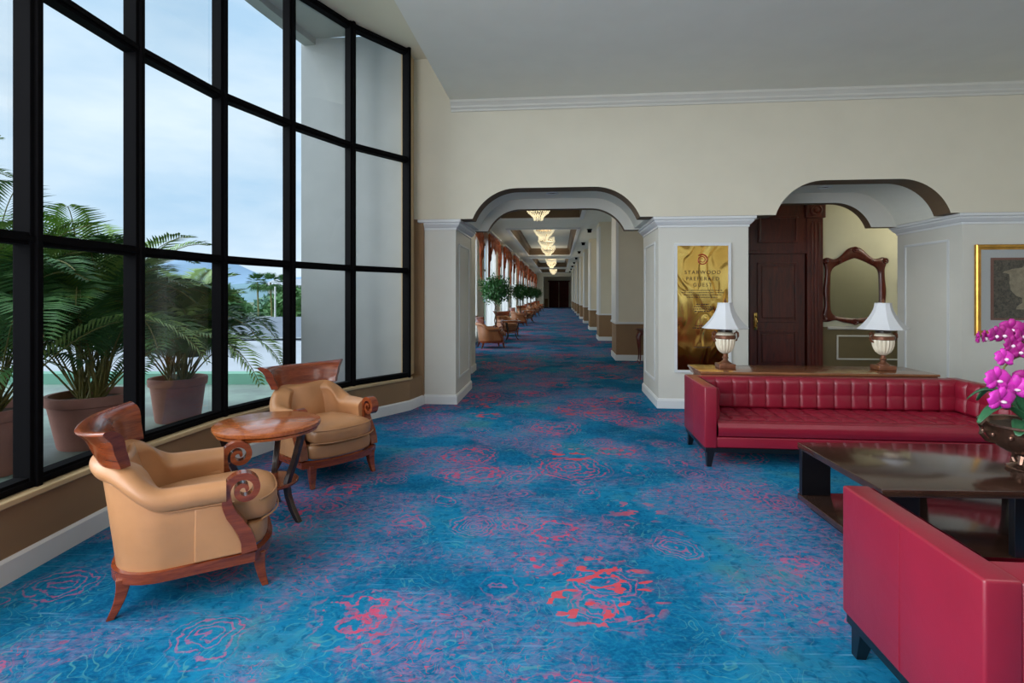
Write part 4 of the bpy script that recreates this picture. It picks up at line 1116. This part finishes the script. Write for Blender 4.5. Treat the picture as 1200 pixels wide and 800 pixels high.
cd0 = make_chandelier(''); cd0.location = L(-.57, chz[0], CZ + .38 - .66)
for k, t in enumerate(chz):
    o = cd0 if k == 0 else dup(cd0, L(-.57, t, CZ + .38 - .66), 0)
    tag(o, '%s crystal chandelier hanging in the corridor ceiling coffers' % nth9[k], group='corridor chandeliers')

# ------------------------------------------------------------------ outside: terrace
struct('ground_terrace', MB().prism([(-14, -9), (-2.80, -9), (-2.80, 3.8), (-2.6, 4.9), (-2.0, 6.3), (-1.45, 7.25), (-2.8, 9.3), (-14, 9.3)], -.3, -.02), M['terrace'])
struct('wall_terrace_curb', MB().prism([(-14, 8.95), (-3.0, 8.95), (-3.0, 9.25), (-14, 9.25)], -.02, .16), M['greenpaint'])
struct('wall_exterior_fin', B().box(-3.56, -2.02, 7.05, 7.34, -.3, 5.04), M['extwhite'])
o1 = [(-3.40, -7.0), (-3.42, 3.0), (-3.32, 5.2), (-3.10, 6.4), (-2.88, 7.36)]
i1 = [(-2.7, -7.0), (-2.62, 3.9), (-2.35, 5.2), (-1.75, 6.3), (-1.30, 7.10)]
struct('ceiling_exterior_soffit', MB().prism(o1 + i1[::-1], 5.04, 5.2), M['extwhite'])
struct('wall_exterior_header', MB().prism(offs(G, -.06) + offs(G, -.16)[::-1], 4.70, 5.04), M['extwhite'])
struct('trim_eaves_beam', MB().prism(o1 + [(x + .17, y) for x, y in o1[::-1]], 4.95, 5.04), M['extwhite'])

def make_palm(name, label, loc, height, spread, nfr, seed, pot=(.30, .42, .62)):
    rnd = random.Random(seed)
    t = thing(name, label, 'potted palm', loc)
    rb, rt, ph = pot
    MB().lathe([(rb, 0), (rb + .01, .02), (rt * .93, ph - .11), (rt * .93, ph - .10), (rt, ph - .09), (rt * 1.02, ph - .02), (rt, ph), (rt * .9, ph), (rt * .87, ph - .05), (rt * .85, ph - .09)], 44).build('pot', M['terracotta'], t, smooth=True)
    MB().lathe([(rt * .87, ph - .07), (.01, ph - .05)], 24).build('soil', M['soil'], t)
    fm = MB(); fm2 = MB(); sm = MB()
    for k in range(nfr):
        az = 2.399 * k + rnd.uniform(-.3, .3); lvl = k / nfr                      # outer low fronds first
        up = .60 + .95 * lvl ** .7 + rnd.uniform(-.12, .12); ln = (height - ph) * (1.0 + .18 * (1 - lvl)) * rnd.uniform(.82, 1.08)
        base = Vector((.10 * cos(az * 1.7), .10 * sin(az * 1.7), ph - .06))
        out = Vector((cos(az), sin(az), 0)); p = base.copy(); pts = [p.copy()]; el = min(up, 1.45); n = 15
        for i in range(n):
            el2 = el - (1.42 + .3 * (1 - lvl)) * (i / n) ** 1.8
            p = p + (out * cos(el2) * spread + Vector((0, 0, sin(el2)))) * (ln / n); pts.append(p.copy())
        sm.tube(pts[:9], [.011 - .0009 * i for i in range(9)], 5)
        tgt = fm2 if ((lvl > .62 and k % 3) or k % 6 == 0) else fm
        sm.tube(pts[8:], [.004] * (len(pts) - 8), 4)
        nl = 44
        for j in range(nl):
            f = .24 + .76 * j / (nl - 1); q = f * n; i = min(int(q), n - 1); c = pts[i].lerp(pts[i + 1], q - i); tg = (pts[i + 1] - pts[i]).normalized()
            side = tg.cross(Vector((0, 0, 1)));
            side = side.normalized() if side.length > .05 else Vector((-sin(az), cos(az), 0))
            ll = .46 * (sin(pi * (.18 + .80 * f)) ** .6) * rnd.uniform(.85, 1.1) * min(1, .55 + ln * .3)
            for sg in (-1, 1):
                d = (tg * .55 + side * sg * .85 + Vector((0, 0, .28))).normalized(); d2 = (d + Vector((0, 0, -.4))).normalized()
                w = tg.cross(d).normalized().cross(d).normalized() * .0125
                a_ = c; b_ = c + d * ll * .5; e_ = b_ + d2 * ll * .5
                v0, v1, v2, v3, v4 = tgt.v(a_), tgt.v(b_ + w), tgt.v(b_ - w), tgt.v(e_), None
                tgt.f([v0, v1, v3, v2])
    fo_ = fm.build('foliage', M['frond'], t); f2 = fm2.build('young_foliage', M['frond2'], t); sm.build('stems', M['stem'], t, smooth=True)
    return t
make_palm('potted_palm', 'largest palm in terracotta pot outside, left window bays', (-4.27, 5.38, -.02), 2.75, .66, 54, 11, (.27, .38, .52))
make_palm('potted_palm', 'palm in terracotta pot outside, nearest the white wall', (-4.05, 6.42, -.02), 2.2, .62, 46, 5, (.23, .31, .52))
make_palm('potted_palm', 'palm in terracotta pot outside, cut by left edge', (-4.50, 4.50, -.02), 2.8, .66, 48, 23, (.28, .38, .56))
make_palm('potted_palm', 'tall palm in terracotta pot farthest left, behind first mullion', (-6.15, 5.2, -.02), 4.0, .42, 46, 31, (.28, .38, .56))

# ------------------------------------------------------------------ outside: town, trees and hills
struct('ground_town', MB().box(-900, 500, 9.5, 1500, -8.2, -8), M['ground'])
bd = thing('roof_building', 'low building with white flat roof beyond the terrace curb', 'building', (0, 0, 0))
MB().prism([(-30, 14), (-4.8, 14), (-6, 27.5), (-30, 27.5)], -8, -1.0).build('walls', M['extwhite'], bd)
MB().prism([(-30.2, 13.9), (-4.7, 13.9), (-5.9, 27.7), (-30.2, 27.7)], -1.0, -.93).build('roof', M['whiteroof'], bd)
MB().box(-15.2, -13.2, 22, 24.5, -.93, .15).build('roof_box', M['whiteroof'], bd)
MB().box(-13.0, -12.3, 20.5, 21.3, -.93, -.3).build('ventilator', M['black'], bd)
m = MB(); m.tube([(-30, 20, -.6), (-6, 26, -.6)], .03, 6); m.build('cable', M['black'], bd)
b2 = thing('grey_roof_building', 'long building with grey sheet roof behind white roof', 'building', (0, 0, 0))
MB().box(-45, -9, 33, 46, -8, -1.2).build('walls', M['extwhite'], b2)
m = MB(); a = [m.v(p) for p in ((-45.5, 32.5, -1.4), (-8.5, 32.5, -1.4), (-8.5, 46.5, -.6), (-45.5, 46.5, -.6), (-45.5, 32.5, -1.25), (-8.5, 32.5, -1.25), (-8.5, 46.5, -.45), (-45.5, 46.5, -.45))]
for q in ((0, 3, 2, 1), (4, 5, 6, 7), (0, 1, 5, 4), (1, 2, 6, 5), (2, 3, 7, 6), (3, 0, 4, 7)): m.f([a[i] for i in q])
m.build('roof', M['townroof'], b2)
b3 = thing('house', 'small house with orange clay roof among distant trees', 'house', (-29.2, 65.5, 0))
MB().box(-3.2, 3.2, -3, 3, -8, -3.6).build('walls', M['extwhite'], b3)
m = MB(); a = [m.v(p) for p in ((-3.8, -3.5, -3.6), (3.8, -3.5, -3.6), (3.8, 3.5, -3.6), (-3.8, 3.5, -3.6), (-3, 0, -1.9), (3, 0, -1.9))]
for q in ((0, 1, 5, 4), (2, 3, 4, 5), (1, 2, 5), (3, 0, 4), (0, 3, 2, 1)): m.f([a[i] for i in q])
m.build('roof', M['orangeroof'], b3)
b4 = thing('warehouse', 'distant warehouse with long pale roof below the hills', 'building', (-95, 240, 0))
MB().box(-12, 22, -8, 8, -8, 5.5).build('walls', M['extwhite'], b4)
m = MB()
a = [m.v(p) for p in ((-14, -9, 5.5), (24, -9, 5.5), (24, 9, 5.5), (-14, 9, 5.5), (-13, 0, 8.5), (23, 0, 8.5))]
for q in ((0, 1, 5, 4), (2, 3, 4, 5), (1, 2, 5), (3, 0, 4), (0, 3, 2, 1)): m.f([a[i] for i in q])
m.build('roof', M['whiteroof'], b4)
def lamp_post(name, label, x, y, top):
    t = thing(name, label, 'lamp post', (x, y, -8))
    MB().lathe([(.12, 0), (.09, 1), (.06, top + 8)], 10).build('pole', M['plasticw'], t, smooth=True)
    return t
lpost = lamp_post('street_lamp', 'white street lamp with flat tapered head outside', -19.6, 42, -.5)
MB().lathe([(.05, 7.3), (.2, 7.5), (.42, 7.72), (.42, 7.78), (.05, 7.78)], 16).build('lamp_head', M['plasticw'], lpost, smooth=True)
lamp_post('utility_pole', 'plain pale utility pole beside the white street lamp', -20.6, 46, 2.2)
def far_tree(label, x, y, zc, r, seed, mat):
    rnd = random.Random(seed); t = thing('tree', label, 'tree', (x, y, -8), group='distant round trees')
    MB().tube([(0, 0, 0), (.2, 0, zc + 8 - r * .5)], [.3, .18], 8).build('trunk', M['bark'], t)
    m = MB()
    for k in range(1500):
        th = rnd.uniform(0, 2 * pi); ph = math.acos(rnd.uniform(-.8, 1)); rr = r * (.7 + .3 * rnd.random()) * (1 + .15 * sin(4 * th + seed) * sin(5 * ph))
        c = Vector((rr * sin(ph) * cos(th), rr * sin(ph) * sin(th), zc + 8 + rr * .75 * cos(ph)))
        d = Vector((rnd.uniform(-1, 1), rnd.uniform(-1, 1), rnd.uniform(-1, 1))).normalized(); w = d.orthogonal().normalized() * r * .07; l = d * r * .17
        m.f([m.v(c - l), m.v(c + w), m.v(c + l), m.v(c - w)])
    m.build('crown', mat, t)
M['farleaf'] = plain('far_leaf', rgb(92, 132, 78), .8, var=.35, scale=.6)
M['farleaf2'] = plain('far_leaf_hazy', rgb(104, 140, 116), .9, var=.25, scale=.3)  # leaf green paled and blued, distance haze put into the colour
for k, (x, y, zc, r) in enumerate(((-51, 54, -2.6, 4.2), (-41, 58, -3.0, 3.9), (-33, 54, -3.4, 3.0), (-26.2, 56, -3.3, 2.9), (-19.6, 54, -3.3, 2.6), (-37, 92, -1.6, 5.4), (-52, 90, -1.4, 6.2))):
    far_tree(['leftmost', 'second', 'third', 'fourth', 'rightmost', 'right rear', 'left rear'][k] + ' round green tree beyond the grey roof', x, y, zc, r, k, M['farleaf'])
for k in range(7):
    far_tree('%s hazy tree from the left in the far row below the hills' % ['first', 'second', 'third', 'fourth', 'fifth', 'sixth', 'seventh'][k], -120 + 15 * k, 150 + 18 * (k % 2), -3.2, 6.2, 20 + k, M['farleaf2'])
def fan_palm(label, x, y, ztop, seed):
    rnd = random.Random(seed); t = thing('fan_palm', label, 'palm tree', (x, y, -8), group='tall fan palms in the distance')
    MB().tube([(0, 0, 0), (.2, 0, (ztop + 8) * .5), (0, 0, ztop + 8)], [.16, .12, .11], 8).build('trunk', M['stem'], t)
    m = MB(); zc = ztop + 8
    for k in range(60):
        az = rnd.uniform(0, 2 * pi); el = rnd.uniform(-1.0, 1.3); d = Vector((cos(az) * cos(el), sin(az) * cos(el), sin(el))); s_ = d.cross(Vector((0, 0, 1))).normalized(); b = Vector((0, 0, zc)) + d * .7
        for j in range(7):
            a = (j - 3) * .28; dd = (d * cos(a) + s_ * sin(a)).normalized(); w = s_ * .07
            m.f([m.v(b), m.v(b + dd * .5 + w), m.v(b + dd * 1.05 + Vector((0, 0, -.15))), m.v(b + dd * .5 - w)])
    m.build('crown', M['farleaf'], t)
fan_palm('left of three tall fan palms against the hills', -36.1, 75, 3.3, 1)
fan_palm('middle of three tall fan palms against the hills', -34.0, 74.5, 3.2, 2)
fan_palm('right of three tall fan palms, partly behind mullion', -32.2, 75, 3.0, 3)
def ridge(name, x0, x1, y, prof, depth, mat, seed, label):
    rnd = random.Random(seed); ph = [rnd.uniform(0, 6) for _ in range(6)]
    def fn(u, v):
        x = x0 + (x1 - x0) * u; h = prof(x) ; s_ = sin(pi * v)
        hh = h * s_ * (1 + .05 * sin(u * 40 + ph[0]) + .06 * sin(u * 23 + v * 9 + ph[1]) + .03 * sin(u * 90 + v * 30))
        return (x, y + depth * (v - .5), -9 + hh)
    m = MB(); m.grid(fn, 120, 24)
    o = m.build(name, mat, smooth=True); tag(o, kind='structure'); return o
def bell(c, w, h): return lambda x: h * math.exp(-((x - c) / w) ** 2)
p1, p2, p3 = bell(-1150, 230, 104), bell(-560, 330, 62), bell(-1900, 420, 90)
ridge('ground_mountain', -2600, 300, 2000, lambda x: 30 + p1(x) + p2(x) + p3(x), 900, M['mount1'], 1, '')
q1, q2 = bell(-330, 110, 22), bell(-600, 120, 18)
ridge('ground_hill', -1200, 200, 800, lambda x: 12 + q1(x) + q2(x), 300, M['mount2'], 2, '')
